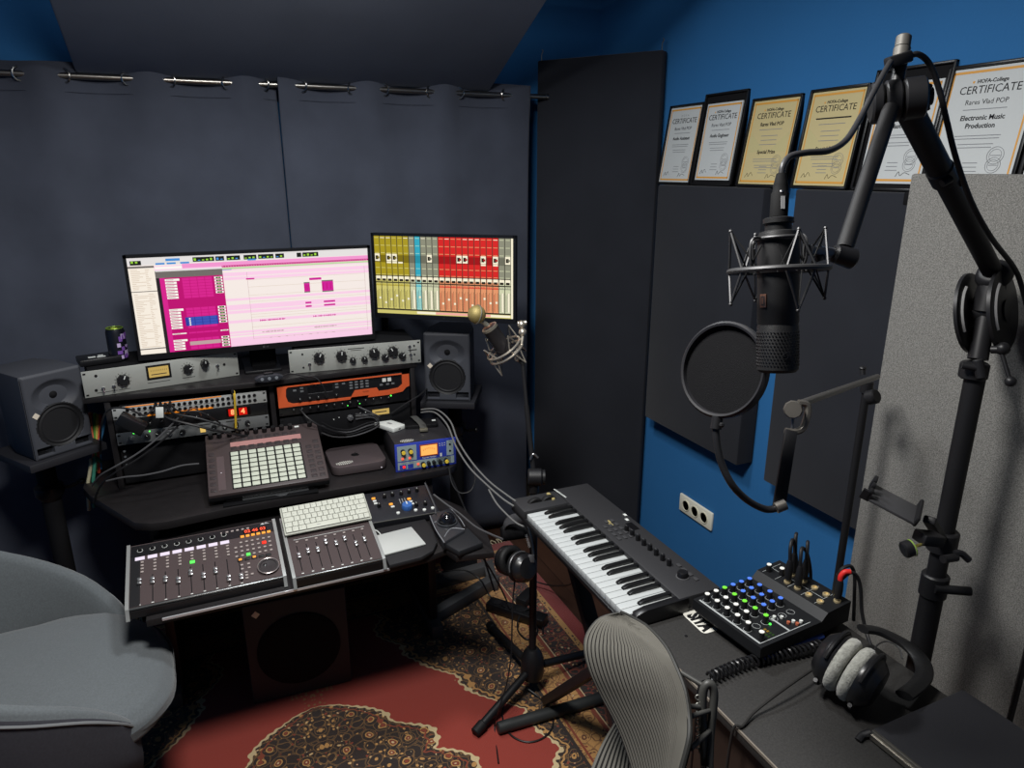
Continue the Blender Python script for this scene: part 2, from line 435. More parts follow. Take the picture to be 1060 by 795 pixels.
certificate(1.546, PT, .190, .262, whitep, (.022,.020,.042), 'white mounted certificate half hidden behind the boom elbow joint', ['Mastering'])
# these two stand on a ledge behind the felt screen
b = B(); b.box(1.72,.45,1.66,1.80,1.348,1.694, blackmatte, bev=.004)
solo(b, 'wall_ledge', 'narrow black ledge on the blue wall behind the felt screen', 'ledge')
wcert = certificate(1.330, PT+.003, .215, .284, whitep, (.011,.010,.010), 'white certificate for electronic music production, standing above the felt screen', ['Electronic Music', 'Production'])
certificate(1.088, PT+.003, .215, .284, whitep, (.011,.010,.010), 'white certificate at the right edge of the photo, cut off by it', ['Sound Design'][:0])
# ============================================================ rug
def rug_mat():
    m = bpy.data.materials.new('rug_pile'); m.use_nodes = True; X.nt = nt = m.node_tree; bs = nt.nodes['Principled BSDF']
    tc = nt.nodes.new('ShaderNodeTexCoord'); sp = nt.nodes.new('ShaderNodeSeparateXYZ'); nt.links.new(tc.outputs['Object'], sp.inputs[0])
    x, y = X(sp.outputs[0]), X(sp.outputs[1])            # object space, origin at rug centre
    ax, ay = x.abs(), y.abs(); HW, HL = 1.05, 1.72
    cmb = nt.nodes.new('ShaderNodeCombineXYZ'); nt.links.new(ax.s, cmb.inputs[0]); nt.links.new(ay.s, cmb.inputs[1])
    nz = nt.nodes.new('ShaderNodeTexNoise'); nz.inputs['Scale'].default_value = 14; nt.links.new(cmb.outputs[0], nz.inputs['Vector']); w = X(nz.outputs['Fac'])-.5
    warp = nt.nodes.new('ShaderNodeMix'); warp.data_type = 'RGBA'; warp.blend_type = 'ADD'; warp.inputs[0].default_value = .035
    nt.links.new(cmb.outputs[0], warp.inputs[6]); nt.links.new(nz.outputs['Color'], warp.inputs[7])
    def vor(scale, feat='F1', rnd=.7):
        v = nt.nodes.new('ShaderNodeTexVoronoi'); v.feature = feat; v.inputs['Scale'].default_value = scale; v.inputs['Randomness'].default_value = rnd
        nt.links.new(warp.outputs[2], v.inputs['Vector']); return v
    v1 = vor(17); d1 = X(v1.outputs['Distance']); v2 = vor(62); d2 = X(v2.outputs['Distance']); c2 = nt.nodes.new('ShaderNodeSeparateColor'); nt.links.new(v2.outputs['Color'], c2.inputs[0]); r2 = X(c2.outputs[0]); r3 = X(c2.outputs[1])
    c1_ = nt.nodes.new('ShaderNodeSeparateColor'); nt.links.new(v1.outputs['Color'], c1_.inputs[0]); q1 = X(c1_.outputs[0])
    d3 = X(vor(24, 'DISTANCE_TO_EDGE', .9).outputs['Distance'])
    def band(v, a, b): return (v > a)*(v < b)
    RED, DK, GOLD, CREAM, TAN, RUST = (140,48,35), (40,28,23), (178,132,76), (196,174,132), (134,96,58), (128,58,36)
    def floral(base, ring, petal, seed, vine):
        c = mixc(band(d3, .016, .05), base, vine)                        # fine curling vines
        c = mixc((d2 < .34)*(r2 > .55), c, ring)                          # leaves and buds
        c = mixc((d2 < .30)*(r2 < .22), c, petal)
        c = mixc((d2 < .22)*(r3 > .80), c, CREAM)
        c = mixc(band(d1, .34, .44), c, base); c = mixc(band(d1, .40, .44), c, vine)
        c = mixc(d1 < .26, c, base); c = mixc(band(d1, .17, .24), c, ring); c = mixc(d1 < .15, c, petal); c = mixc((d1 < .075), c, CREAM)
        return c
    dkf = floral(DK, GOLD, RUST, 1, (112,82,48)); gof = floral(GOLD, (96,58,36), RUST, 2, (112,76,44)); rdk = floral(DK, TAN, RED, 3, RUST)
    # scalloped field edge
    scal = lambda t, k: ((t*k).sin()).abs()
    ex = X.op('SUBTRACT', HW-.33, ax); ey = X.op('SUBTRACT', HL-.33, ay)     # distance inside the inner border
    sm = ((ay-.55)/.70).clamp(); sm = sm*sm*(3-2*sm)
    corner = (ax + sm*.34 + scal(ay+ax*.4, 17)*.045 + scal(ay, 6)*.03) - (HW-.33-.02)   # >0 : dark corner work
    zig = (ay*150.).sin()*(ax*150.).sin()*.007
    corner = corner+zig
    col = mixc(corner > 0., RED, dkf)
    col = mixc(band(corner, -.011, .0), col, CREAM)
    col = mixc(band(corner, .012, .022), col, GOLD)
    # central medallion with a pointed tip towards +-y
    my = (ay/.955); half = (1-my).max(0.)
    prof = (half.sqrt()*.56)*(1+.0*w) + scal(ay-.955, 19)*.06*(half*4).clamp() - .02
    med = ax-prof+zig
    md = mixc(med < 0., col, dkf)
    md = mixc(band(med, -.0, .013)*(ay < .965), md, CREAM); md = mixc(band(med, -.03, -.022)*(ay < .965), md, RUST)
    core = (ax*ax*2.2+ay*ay).sqrt()-.30-scal(ay*1.3+ax, 13)*.04
    md = mixc(core < 0., md, gof); md = mixc(band(core, 0., .012), md, CREAM)
    col = md
    # pendant sprig beyond the tip
    pd = (ax*ax+(ay-1.02)*(ay-1.02)).sqrt(); col = mixc(band(pd, .0, .07)*(d2 < .36), col, TAN)
    # borders
    e = X.op('MINIMUM', HW-ax if False else X.op('SUBTRACT', HW, ax), X.op('SUBTRACT', HL, ay))
    col = mixc(e < .33, col, gof); col = mixc(band(e, .318, .33), col, DK); col = mixc(band(e, .300, .308), col, RUST)
    col = mixc(e < .205, col, RUST); col = mixc(e < .190, col, rdk); col = mixc(band(e, .186, .190), col, CREAM)
    col = mixc(e < .085, col, GOLD); col = mixc(band(e, .066, .08)*(d2 < .3), col, DK); col = mixc(e < .062, col, (128,42,36))
    nt.links.new(col, bs.inputs['Base Color']); bs.inputs['Roughness'].default_value = .95; bs.inputs['Sheen Weight'].default_value = .15
    n = nt.nodes.new('ShaderNodeTexNoise'); n.inputs['Scale'].default_value = 420; nt.links.new(tc.outputs['Object'], n.inputs['Vector'])
    bp = nt.nodes.new('ShaderNodeBump'); bp.inputs['Strength'].default_value = .5; bp.inputs['Distance'].default_value = .004
    nt.links.new(n.outputs['Fac'], bp.inputs['Height']); nt.links.new(bp.outputs['Normal'], bs.inputs['Normal'])
    return m
RUGZ = .012
t = thing('rug', 'red patterned oriental rug with dark medallion and gold border on the floor', 'rug', T(.18, 1.11, 0))
B().box(-1.05,-1.72,0,1.05,1.72,RUGZ, rug_mat(), bev=.004).obj('pile', t)
b = B()
for s in (-1,1):
    for i in range(140):
        x = -1.04+2.08*i/139; b.tube([(x,s*1.72,.006),(x+random.uniform(-.006,.006),s*1.745,.004),(x+random.uniform(-.01,.01),s*1.77,.003)],.0028,M('fringe',(196,184,156),.9),4,sm=0)
b.obj('fringe', t)
# ============================================================ desk
deskm = M('desk_black', (30,28,29), .42, noise_=.1, nscale=30, bump=.05, bscale=400)
edgem = M('desk_edge', (70,66,66), .35)
DZ, TZ, HZ = .705, .63, 1.04
desk = thing('studio_desk', 'black studio desk with upper worktop, rack hutch and lower keyboard tray', 'desk', T(0,0,0))
top = [(-.43,2.54),(-.281,2.268),(-.235,2.242),(-.19,2.236),(-.10,2.246),(0,2.256),(.475,2.258),(.75,2.272),(.785,2.30),(.80,2.36),(.80,2.86),(-.46,2.86),(-.46,2.62)]
b = B(); b.prism(top, DZ-.028, DZ, deskm, bev=.003); b.obj('worktop', desk)
hut = [(-.402,2.552),(-.30,2.545),(-.05,2.525),(.15,2.52),(.40,2.53),(.72,2.552),(.72,2.90),(-.402,2.90)]
b = B(); b.prism(hut, HZ-.020, HZ, deskm, bev=.003); b.obj('hutch_top', desk)
for x in (-.345,.171,.692): B().box(x,2.553,DZ,x+.018,2.86,HZ-.020, deskm, bev=.002).obj('upright', desk)
B().box(-.327,2.84,DZ,.692,2.855,HZ-.020, blackmatte).obj('back_panel', desk)
tray = [(-.238,1.822),(.405,1.822),(.52,1.83),(.59,1.85),(.605,1.80),(.72,1.775),(.745,1.90),(.735,2.10),(.640,2.30),(.62,2.50),(-.238,2.50)]
b = B(); b.prism(tray, TZ-.02, TZ, deskm, bev=.002); b.obj('keyboard_tray', desk)
B().box(-.20,1.8165,TZ-.008,.405,1.8215,TZ-.002, M('tray_trim', (210,210,214), .3, .6)).obj('front_trim', desk)
for x in (-.25,.66): B().box(x,2.30,.05,x+.03,2.82,DZ-.028, deskm, bev=.003).obj('side_panel', desk)
for x in (-.24,.645): B().box(x,2.2,TZ-.035,x+.015,2.78,TZ-.02, dkmetal).obj('tray_rail', desk)
B().box(-.22,2.78,.30,.66,2.80,DZ-.028, deskm).obj('modesty_panel', desk)
def bar(b, p, q, w, h, m):
    p, q = V(p), V(q); L = frame(p, q-p, V((0,0,1)).cross(q-p)); b.box(0,-w/2,-h/2,(q-p).length,w/2,h/2,m,bev=.003,L=L)
for p, q in (((.66,2.34,.038),(1.02,2.50,.038)),((.68,2.58,.038),(1.02,2.60,.038)),((.99,2.46,.038),(1.03,2.62,.038)),((-.25,2.25,.038),(-.25,2.86,.038)),((.675,2.25,.038),(.675,2.86,.038))):
    b = B(); bar(b, p, q, .045, .05, M('floor_bar', (74,74,75), .5)); b.obj('floor_bar', desk)
# ---- monitors
def scr(name, rgb): return M('screen_'+name, rgb, .4, 0, .92)
def pix(b, W, H, items):
    z = 0
    for (u0,v0,u1,v1,c,l) in items:
        z = .0001*l; b.geo([(u0*W-W/2,H/2-v1*H,z),(u1*W-W/2,H/2-v1*H,z),(u1*W-W/2,H/2-v0*H,z),(u0*W-W/2,H/2-v0*H,z)],[(0,1,2,3)],c)
def daw():
    C = {k: scr(k, v) for k, v in dict(bg=(243,232,226), bar=(226,222,220), pale=(248,205,230), pink=(240,150,205), mag=(188,12,112), mag2=(214,34,140), dark=(40,32,36), hdr=(112,106,102),
         list=(246,236,222), line=(214,196,176), blue=(44,62,156), green=(150,205,60), blk=(18,22,16), grn=(188,214,160), txt=(70,140,210), clip=(206,30,150), cream_=(250,246,238), tan=(190,160,160)).items()}
    R = random.Random(4); I = [(0,0,1,1,C['bg'],0)]
    a = lambda *q: I.append(q)
    a(0,0,1,.075,C['bar'],1)
    for u0,u1 in ((.01,.052),(.25,.335),(.34,.375),(.385,.44),(.455,.508),(.515,.58),(.588,.625),(.68,.70),(.705,.775)):
        a(u0,.018 if u0 > .1 else .03,u1,.065 if u0 > .1 else .075,C['blk'],2)
        if u0 not in (.68,):
            for k in range(int((u1-u0)/.016)): a(u0+.004+k*.016,.028+.02*R.random(),u0+.013+k*.016,.055,C['green'] if R.random() < .75 else C['txt'],3)
    for u0 in (.105,.148,.20,.47): a(u0,.06,u0+.035,.078,C['txt'],2)
    a(.145,.02,.2,.045,C['txt'],2)
    a(0,.085,.098,1,C['list'],1); a(0,.085,.098,.105,C['hdr'],2); a(0,.34,.098,.348,C['hdr'],2); a(0,.94,.098,.952,C['hdr'],2)
    for k in range(46):
        v = .12+k*.0178
        if abs(v-.344) > .012: a(.008,v,.02+.05*R.random(),v+.006,C['line'],2); a(.062,v,.068+.02*R.random(),v+.006,C['line'],2)
    a(.098,.09,1,.135,C['pale'],1); a(.205,.08,1,.125,C['pink'],2); a(.10,.10,.205,.125,C['cream_'],2)
    a(.098,.14,.362,.215,C['hdr'],2); a(.10,.135,.362,.15,C['bar'],3)
    a(.098,.2,.112,1,C['dark'],1); a(.112,.215,.132,1,C['mag2'],2); a(.112,.215,.362,1,C['mag'],1)
    a(.362,.118,1,.138,C['mag'],3)
    for k in range(60): a(.365+k*.0106,.122,.369+k*.0106,.134,C['pink'],4)
    a(.362,.142,1,.160,C['grn'],3); a(.362,.163,1,.172,C['pale'],3); a(.362,.16,.40,.166,C['txt'],4)
    blocks = [(.225,.44,7),(.54,.76,7),(.80,.82,1),(.87,.99,4)]
    for v0,v1,n in blocks:
        h = (v1-v0)/n
        for k in range(n):
            v = v0+k*h; a(.132,v+.004,.176+.012*(k == 0),v+h-.004,C['cream_'],3); a(.136,v+h*.35,.165,v+h*.6,C['tan'],4)
            if k < 6: a(.326,v+.004,.358,v+h-.004,C['cream_'],3); a(.332,v+.008,.352,v+h-.008,C['blk'],4); a(.338,v+h*.4,.346,v+h*.6,C['green'],5)
            for q in range(4): a(.198+q*.03,v+.002,.226+q*.03,v+h-.002,C['mag2'],2)
    a(.19,.64,.322,.735,C['blue'],3)
    for q in range(4):
        for k in range(3): a(.20+q*.03,.645+k*.03,.226+q*.03,.67+k*.03,scr('blue_light',(60,82,180)),4)
    for k in range(4): a(.205,.65+k*.022,.211,.664+k*.022,C['cream_'],5)
    a(.196,.905,.322,.945,C['tan'],3)
    for v0,v1 in ((.195,.235),(.245,.275),(.475,.50),(.545,.60),(.61,.64),(.715,.745),(.835,.86),(.87,.885),(.905,1.)): a(.362,v0,1,v1,C['pale'],1)
    for u in (.46,.98): a(u,.2,u+.0012,.94,C['tan'],2)
    for v in (.28,.36,.45,.52,.66,.69,.80,.93): a(.46,v,.98,v+.003,C['line'],2)
    for u0,u1,v0,v1 in ((.70,.726,.345,.46),(.78,.832,.335,.465)):
        a(u0,v0,u1,v1,C['clip'],3); a(u0,v0,u1,v0+.012,C['hdr'],4); a(u0,v1-.012,u1,v1,C['hdr'],4)
        for q in range(3): a(u0+.004+q*(u1-u0)*.33,v0+.03,u0+.007+q*(u1-u0)*.33,v1-.03,C['mag'],4)
    a(.726,.30,.78,.325,C['clip'],3)
    for u0,u1 in ((.70,.727),(.783,.835)):
        for v in (.565,.605): a(u0,v,u1,v+.02,C['clip'],3)
    a(.455,.265,.49,.28,C['clip'],3)
    for u0,u1,v in ((.495,.61,.735),(.73,.835,.735),(.50,.60,.865),(.73,.835,.86)):
        n = int((u1-u0)/.004)
        for k in range(n):
            hh = .004+.016*R.random(); a(u0+k*.004,v-hh/2,u0+k*.004+.003,v+hh/2,C['clip'] if v < .8 else C['tan'],3)
    for k in range(9): a(.53+k*.035,.93,.535+k*.035+.01*R.random(),.936,C['tan'],3)
    return I
def mixer_view():
    C = {k: scr('mix_'+k, v) for k, v in dict(bg=(60,56,44), ol=(168,150,34), old=(122,106,16), olp=(206,196,112), gr=(140,140,120), grd=(108,108,92), grp=(206,208,172), cy=(52,166,188), cyd=(36,140,160), cyp=(150,208,200),
         re=(212,36,34), red=(160,14,18), rep=(226,150,106), cr=(246,238,210), dk=(40,34,24)).items()}
    R = random.Random(9); I = [(0,0,1,1,C['bg'],0)]; a = lambda *q: I.append(q)
    seq = ['ol']*6+['gr','cy']+['gr']*3+['re']*10+['gr']*2
    n = len(seq); w = .985/n
    for i, k in enumerate(seq):
        u0, u1 = i*w+.0015, (i+1)*w-.0035
        a(u0,.0,u1,.5,C[k],1); a(u0,.24,u1,.335,C[k+'d'],2); a(u0,.52,u1,.95,C[k+'p'],1)
        for v in (.02,.115,.21,.40,.485): a(u0+.004,v,u1-.004,v+.008,C['cr'] if v < .05 and R.random() < .3 else C[k+'p'],3)
        if i in (0,2,3,9,14,15,18,20,22): a(u0+.001,.225,u1-.001,.32,C['cr'],3); a(u0+.006,.25,u1-.012,.30,C['dk'],4); a(u0+.018,.262,u1-.004,.288,C[k+'d'],5)
        if i in (2,3,4,18,20): a(u0+.002,.325,u1-.002,.345,C['cr'],4)
        a(u0+.002,.51,u1-.002,.555,C['cr'],2); a(u0+.006,.545,u1-.006,.575,C['dk'],3)
        a(u0,.585,u1,.60,C['dk'],2); a(u0,.625,u1,.635,C[k],3)
        for q in range(3): a(u0+.003+q*.011,.61,u0+.009+q*.011,.622,C[k],3)
        a(u0+.006,.70,u0+.009,.92,C[k+'d'],3); a(u0+.018,.68,u0+.032,.92,C['cr' if k == 'gr' else k+'p'],2); a(u0+.016,.68,u0+.018,.92,C['dk'],3); a(u0+.033,.68,u0+.035,.92,C['dk'],3)
        f = .74+.12*R.random(); a(u0+.018,f,u0+.032,f+.025,C['cr'],4)
        a(u0,.935,u1,.95,C['dk'],3)
    a(0,.955,1,1,C['olp'],1); a(.3,.96,.98,.99,C['cr'],2); a(.44,.96,.84,.99,scr('mix_pinkish',(240,170,160)),3); a(.985,0,1,1,C['cr'],2)
    return I
bez = M('bezel', (18,18,20), .3); 
def monitor(name, label, X_, W, H, bot, items, led=None, group=None, standp=None, back=.05):
    # X_: frame at screen centre: x right, y up, z to the viewer
    t = thing(name, label, 'monitor', X_, group)
    b = B(); b.box(-W/2-.010,-H/2-bot,-.028,W/2+.010,H/2+.010,-.0005, bez, bev=.004)
    for q in ((-W/2-.010,-H/2-.001,-W/2,H/2+.01),(W/2,-H/2-.001,W/2+.010,H/2+.01),(-W/2-.01,H/2,W/2+.01,H/2+.010),(-W/2-.01,-H/2-bot,W/2+.01,-H/2)):
        b.box(q[0],q[1],-.002,q[2],q[3],.003,bez)
    b.obj('bezel', t)
    b = B(); b.box(-W/2+.06,-H/2+.03,-.028-back,W/2-.06,H/2-.05,-.028, blackmatte, bev=.02); b.obj('back_shell', t)
    b = B(); pix(b, W, H, items); b.obj('screen', t)
    return t
# wide monitor
tl, br_ = ony(130.5,267.5,2.6), ony(383,346,2.6); bl = ony(144,367.5,2.6); tr = ony(380,256,2.6)
Wm = tr.x-tl.x; Hm = tl.z-bl.z; cx = (tl.x+tr.x)/2; cz = (tl.z+bl.z)/2
mon = monitor('ultrawide_monitor', 'large wide monitor showing a pink music arrangement, on the desk hutch', frame((cx,2.60,cz),(1,0,0),(0,0,1)), Wm, Hm, .020, daw())
b = B(); b.torus((0,-Hm/2-.010,.0032), .0028, .0006, grey, n=12, k=4); b.text('LG', .0065, .012, -Hm/2-.010, .003, grey); b.obj('maker_mark', mon)
zb = HZ-cz
b = B(); b.box(-.045,zb+.008,-.16,.045,.02,-.078, blackmatte, bev=.01); b.obj('stand_neck', mon)
b = B(); b.box(-.072,zb+.0005,-.25,.058,zb+.012,-.03, blacksatin, bev=.005); b.obj('stand_base', mon)
# colourful second monitor
tl, tr, bl, br_ = dep(388.3,248,2.68), dep(531.3,249,2.56), dep(391.7,324,2.68), dep(529,326,2.56)
c = (tl+tr+bl+br_)/4; xd = V(((tr-tl).x, (tr-tl).y, 0)); W2 = xd.length*.995; H2 = .292
mon2 = monitor('colourful_monitor', 'smaller monitor with yellow, teal and red mixer channels, beside the wide one', frame(c, xd, (0,0,1)), W2, H2, .018, mixer_view(), back=.03)
b = B(); b.text('-', .006, 0, -H2/2-.009, .003, grey, sx=3); b.obj('maker_mark', mon2)
# pole stand of the second monitor: a post on the hutch with an arm behind the screen
Xm = mon2.matrix_world.inverted(); pb = V((.675,2.86,HZ))
b = B(); b.tube([Xm@V((pb.x,pb.y,HZ+.001)), Xm@V((pb.x,pb.y,c.z))], .016, dkmetal, 12, sm=0); b.obj('stand_pole', mon2)
b = B(); b.tube([Xm@V((pb.x,pb.y,c.z)),V((0,0,-.16)),V((0,0,-.056))],.014,dkmetal,12,sm=0); b.box(-.05,-.05,-.064,.05,.05,-.056,dkmetal); b.obj('mount_arm', mon2)
b = B(); b.lathe([(.035,0),(.035,.006),(.018,.010),(1e-6,.010)], dkmetal, Xm@V((pb.x,pb.y,HZ+.001)), Xm.to_3x3()@V((0,0,1))); b.obj('stand_base', mon2)
# ============================================================ rack gear
def screwcorner(b, W, H, m=chrome):
    for x in (.008, W-.008):
        for z in ((.009, H-.009) if H > .03 else (H/2,)):
            b.box(x-.004,-.004,z-.0025,x+.004,-.0031,z+.0025, blackmatte)
def rack(name, label, X_, U, faceM, depth=.22, body=blackmatte, cat='rack unit', W=.483):
    # local: x along the front, -y to the viewer, z up, origin at the lower left front
    t = thing(name, label, cat, X_); H = U
    b = B(); b.box(.02,.0,.002,W-.02,depth,H-.002, body, bev=.002); b.obj('chassis', t)
    b = B(); b.box(0,-.003,.0005,W,0,H-.0005, faceM, bev=.001); screwcorner(b, W, H); b.obj('faceplate', t)
    return t
def fknob(t, x, z, r, m=black, cap=None, line=white, h=.016, name='knob', ang=0, skirt=None):
    b = B(); L = frame((x,-.003,z),(1,0,0),(0,0,1)); b.M = L @ Matrix.Rotation(ang,4,'Z')
    if skirt: b.lathe([(r*1.25,0),(r*1.2,.003),(1e-6,.003)], skirt, n=18)
    b.lathe([(r,0),(r*.97,h*.8),(r*.85,h),(1e-6,h)], m, n=18)
    for k in range(8): a = k*pi/4; b.cyl((r*cos(a),r*sin(a),.002),(r*.95*cos(a),r*.95*sin(a),h*.85),r*.18,m,n=6)
    if cap: b.lathe([(r*.7,h),(r*.66,h+.001),(1e-6,h+.001)], cap, n=14)
    if line: b.box(-r*.09,r*.25,h,r*.09,r*.95,h+.0008, line)
    return b.obj(name, t)
def toggle(t, x, z, m=chrome, up=1):
    b = B(); b.lathe([(.006,0),(.006,.003),(.0035,.004),(1e-6,.004)], m, (x,-.003,z), (0,-1,0), n=10)
    b.cyl((x,-.006,z),(x,-.016,z-.011*up),.0018,m,r1=.003,n=8); return b.obj('toggle_switch', t)
silverf = M('brushed_silver', (168,170,164), .38, .35, noise_=.06, nscale=14); inkf = M('panel_ink', (50,50,50), .7); vuy = M('vu_amber', (232,196,110), .5, 0, .55)
def ticks(b, x, z, r, m=inkf, n=11):
    for k in range(n): a = radians(-135+270*k/(n-1)); b.box(-.0006,r,-.0006,.0006,r+.004,.0006,m,L=frame((x,-.0033,z),(1,0,0),(0,0,1))@Matrix.Rotation(a,4,'Z'))
# left silver limiter, turned a little
A = frame((-.393,2.548,HZ+.0005),(cos(radians(10.5)),sin(radians(10.5)),0),(-sin(radians(10.5)),cos(radians(10.5)),0))
t = rack('silver_limiter', 'silver rack unit with a lit needle meter, left on the desk hutch', A, .089, silverf)
b = B(); b.box(.186,-.0045,.030,.262,-.003,.080, blackmatte, bev=.001); b.box(.193,-.0050,.038,.255,-.0044,.073, vuy)
for k in range(9): b.box(.200+k*.006,-.0054,.058,.201+k*.006,-.005,.064, inkf)
b.box(.2,-.0054,.046,.248,-.005,.049, inkf); b.obj('needle_meter', t)
b = B()
for x, z, r in ((.115,.045,.021),(.315,.052,.018)): ticks(b, x, z, r)
for x, z, w in ((.115,.012,.034),(.22,.020,.07),(.315,.020,.04),(.05,.012,.03),(.08,.012,.03)): b.box(x-w/2,-.0033,z-.001,x+w/2,-.003,z+.001, inkf)
b.obj('lettering', t)
fknob(t,.115,.045,.0175,ang=-.4); fknob(t,.315,.052,.014,ang=-1.2); fknob(t,.370,.064,.012,blacksatin,h=.028)
for x, z in ((.054,.024),(.085,.026),(.412,.046)): toggle(t, x, z)
b = B()
for x, z in ((.04,.07),(.034,.022),(.435,.048)): b.cyl((x,-.003,z),(x,-.0045,z),.0045,blackmatte)
b.obj('jack', t)
# right silver equalizer
A = frame((.252,2.578,HZ+.0005),(cos(radians(-4)),sin(radians(-4)),0),(sin(radians(4)),cos(radians(4)),0))
t = rack('silver_equalizer', 'silver rack unit with rows of black knobs, right on the desk hutch', A, .089, silverf)
b = B()
for x in (.105,.185,.305,.375): ticks(b, x, .055, .022, n=9)
for x in (.225,.268,.345,.410): ticks(b, x, .036, .013, n=7)
b.box(.21,-.0033,.074,.27,-.003,.077, inkf); b.box(.22,-.0033,.068,.26,-.003,.070, inkf); b.box(.435,-.0033,.050,.468,-.003,.054, inkf); b.obj('lettering', t)
for i, x in enumerate((.105,.185,.305,.375)): fknob(t, x, .055, .0175, ang=.3*i-.4, h=.02)
for i, x in enumerate((.225,.268)): fknob(t, x, .034, .010, ang=0, h=.018)
for i, x in enumerate((.345,.410)): fknob(t, x, .034, .012, ang=-.7, h=.016)
for x, z in ((.07,.030),(.440,.066),(.443,.034)): toggle(t, x, z)
b = B()
for x, z in ((.048,.02),(.048,.07),(.458,.068),(.458,.034)): b.cyl((x,-.003,z),(x,-.0045,z),.0035,blackmatte)
b.obj('jack', t)
# left bay
def bay(x0, z): return T(x0,2.537,z)
LX, RX = -.323, .193+.004
t = rack('patchbay', 'silver jack patchbay with orange stripes, uppermost in the left rack bay', bay(LX,.958), .044, M('patch_silver', (176,178,176), .4, .3), .1)
orm = M('orange_paint', (255,150,40), .5)
b = B()
for x0,x1 in ((.04,.335),): b.box(x0,-.0036,.0395,x1,-.003,.0430, orm); b.box(x0+.06,-.0036,.0012,x1-.03,-.003,.0075, orm)
for k in range(10): b.box(.045+k*.029,-.0034,.021,.045+k*.029+.02,-.003,.0222, inkf)
b.obj('orange_stripe', t)
jk = B(); jk.lathe([(.0058,0),(.0058,.003),(.0034,.0035),(.0034,.0005),(1e-6,.0005)], blacksatin, d=(0,-1,0), n=10); jkp = proto(jk, 'jack_socket')
for k in range(24):
    x = .045+k*.0173
    for z in (.031,.013): put(jkp, 'jack_socket', t, T(x,-.003,z))
t = rack('meter_unit', 'black rack unit with two red lit digits, below the orange striped patchbay', bay(LX,.913), .044, blacksatin, .2)
b = B(); b.box(.345,-.0036,.008,.425,-.003,.038, M('display_black', (10,6,6), .2)); b.obj('display_window', t)
digit = M('digit_red', (255,70,30), .4, 0, 1.5)
for x in (.352,.386):
    b = B(); b.box(x,-.0042,.010,x+.027,-.0035,.036, M('digit_glow', (200,20,8), .4, 0, 1.0)); b.text('8' if x < .37 else '4', .026, 0, 0, 0, M('digit_hot', (255,170,110), .4, 0, 1.2), L=frame((x+.0135,-.0044,.023),(1,0,0),(0,0,1)), bold=.0008); b.obj('red_digit', t)
for k in range(7): fknob(t, .07+k*.036, .022, .007, blacksatin, h=.010)
t = rack('microphone_preamp', 'grey rack preamp with two small green lights, third down in the left rack bay', bay(LX,.868), .044, M('preamp_grey', (112,114,114), .4, .4), .2)
for i, (x, z) in enumerate(((.045,.024),(.092,.022),(.125,.026),(.160,.024),(.2,.022),(.30,.024),(.335,.024),(.372,.024),(.41,.024))): fknob(t, x, z, .008, black if i % 3 else grey, h=.011, ang=.5*i)
b = B()
for x in (.052,.100): b.sph((x,-.0045,.038), .0028, ledg, 8)
b.obj('green_light', t); b = B(); b.box(.255,-.006,.010,.272,-.003,.026, M('button_amber', (240,200,110), .4, 0, .8)); b.obj('lit_button', t)
b = B()
for k in range(3): b.box(.14+k*.10,-.0034,.034,.19+k*.10,-.003,.038, inkf)
b.obj('lettering', t)
t = rack('blank_panel', 'plain black blank panel, lowest in the left rack bay', bay(LX,.715) @ Matrix.Translation((0,.035,0)), .150, blackmatte, .02)
b = B()
for z in (.12,.10,.07): b.cyl((.012,-.003,z),(.012,-.006,z),.004,chrome,n=8)
b.obj('rack_screw', t)
# right bay: orange framed interface
oro = M('interface_orange', (196,84,44), .5)
t = rack('orange_interface', 'black audio interface with an orange front frame, in the right rack bay', bay(RX,.897), .112, blacksatin, .25)
b = B(); L = frame((0,-.003,0),(1,0,0),(0,0,1))
fr = [(0,.112),(0,.036),(.026,.034),(.075,.036),(.30,.036),(.325,.036),(.29,.036)]
b.prism([(0,.034),(.32,.034),(.325,.042),(.05,.044),(.034,.052),(.028,.075),(.030,.100),(.036,.108),(.483,.108),(.483,.112),(0,.112)], .0, .006, oro, L=L)
b.prism([(.255,.034),(.40,.034),(.455,.040),(.470,.055),(.483,.060),(.483,.112),(.455,.112),(.455,.068),(.440,.056),(.40,.052),(.365,.052),(.358,.066),(.275,.066),(.265,.052)], .0, .006, oro, L=L)
b.text('ELEVEN', .007, .315, .058, .006, M('interface_brown', (90,36,20), .6), L=L); b.obj('orange_frame', t)
b = B(); b.box(.105,-.0036,.075,.195,-.003,.100, M('lcd_dark', (16,16,18), .15)); b.box(.105,-.0037,.0725,.195,-.003,.0735, grey); b.obj('display', t)
btn = B(); btn.box(-.006,-.006,-.0035,.006,-.003,.0035, M('button_grey', (96,98,100), .5), bev=.001); btnp = proto(btn,'button')
for x, z in [(.06,.092),(.085,.098),(.085,.086),(.21,.098),(.21,.086),(.235,.097)]+[(.262+.02*i,.098-.011*j) for i in range(4) for j in range(3)]+[(.375,.075),(.40,.075),(.42,.075)]: put(btnp,'button',t,T(x,0,z))
for x in (.075,.110,.14,.17,.205): fknob(t, x, .058, .006, black, h=.012)
for k in range(13): fknob(t, .05+k*.029, .022 if k < 7 else .024, .0052, black, h=.012)
b = B(); b.sph((.41,-.004,.028),.0035,ledg,8); b.sph((.245,-.004,.010),.0022,ledg,8); b.sph((.29,-.004,.012),.0022,ledg,8); b.obj('green_light', t)
b = B(); b.box(.38,-.005,.086,.394,-.003,.10,white); b.box(.40,-.005,.086,.414,-.003,.10,white); b.obj('white_button', t)
t = rack('power_unit', 'black rack unit with a small yellow meter, under the orange interface', bay(RX,.800), .089, blackmatte, .2)
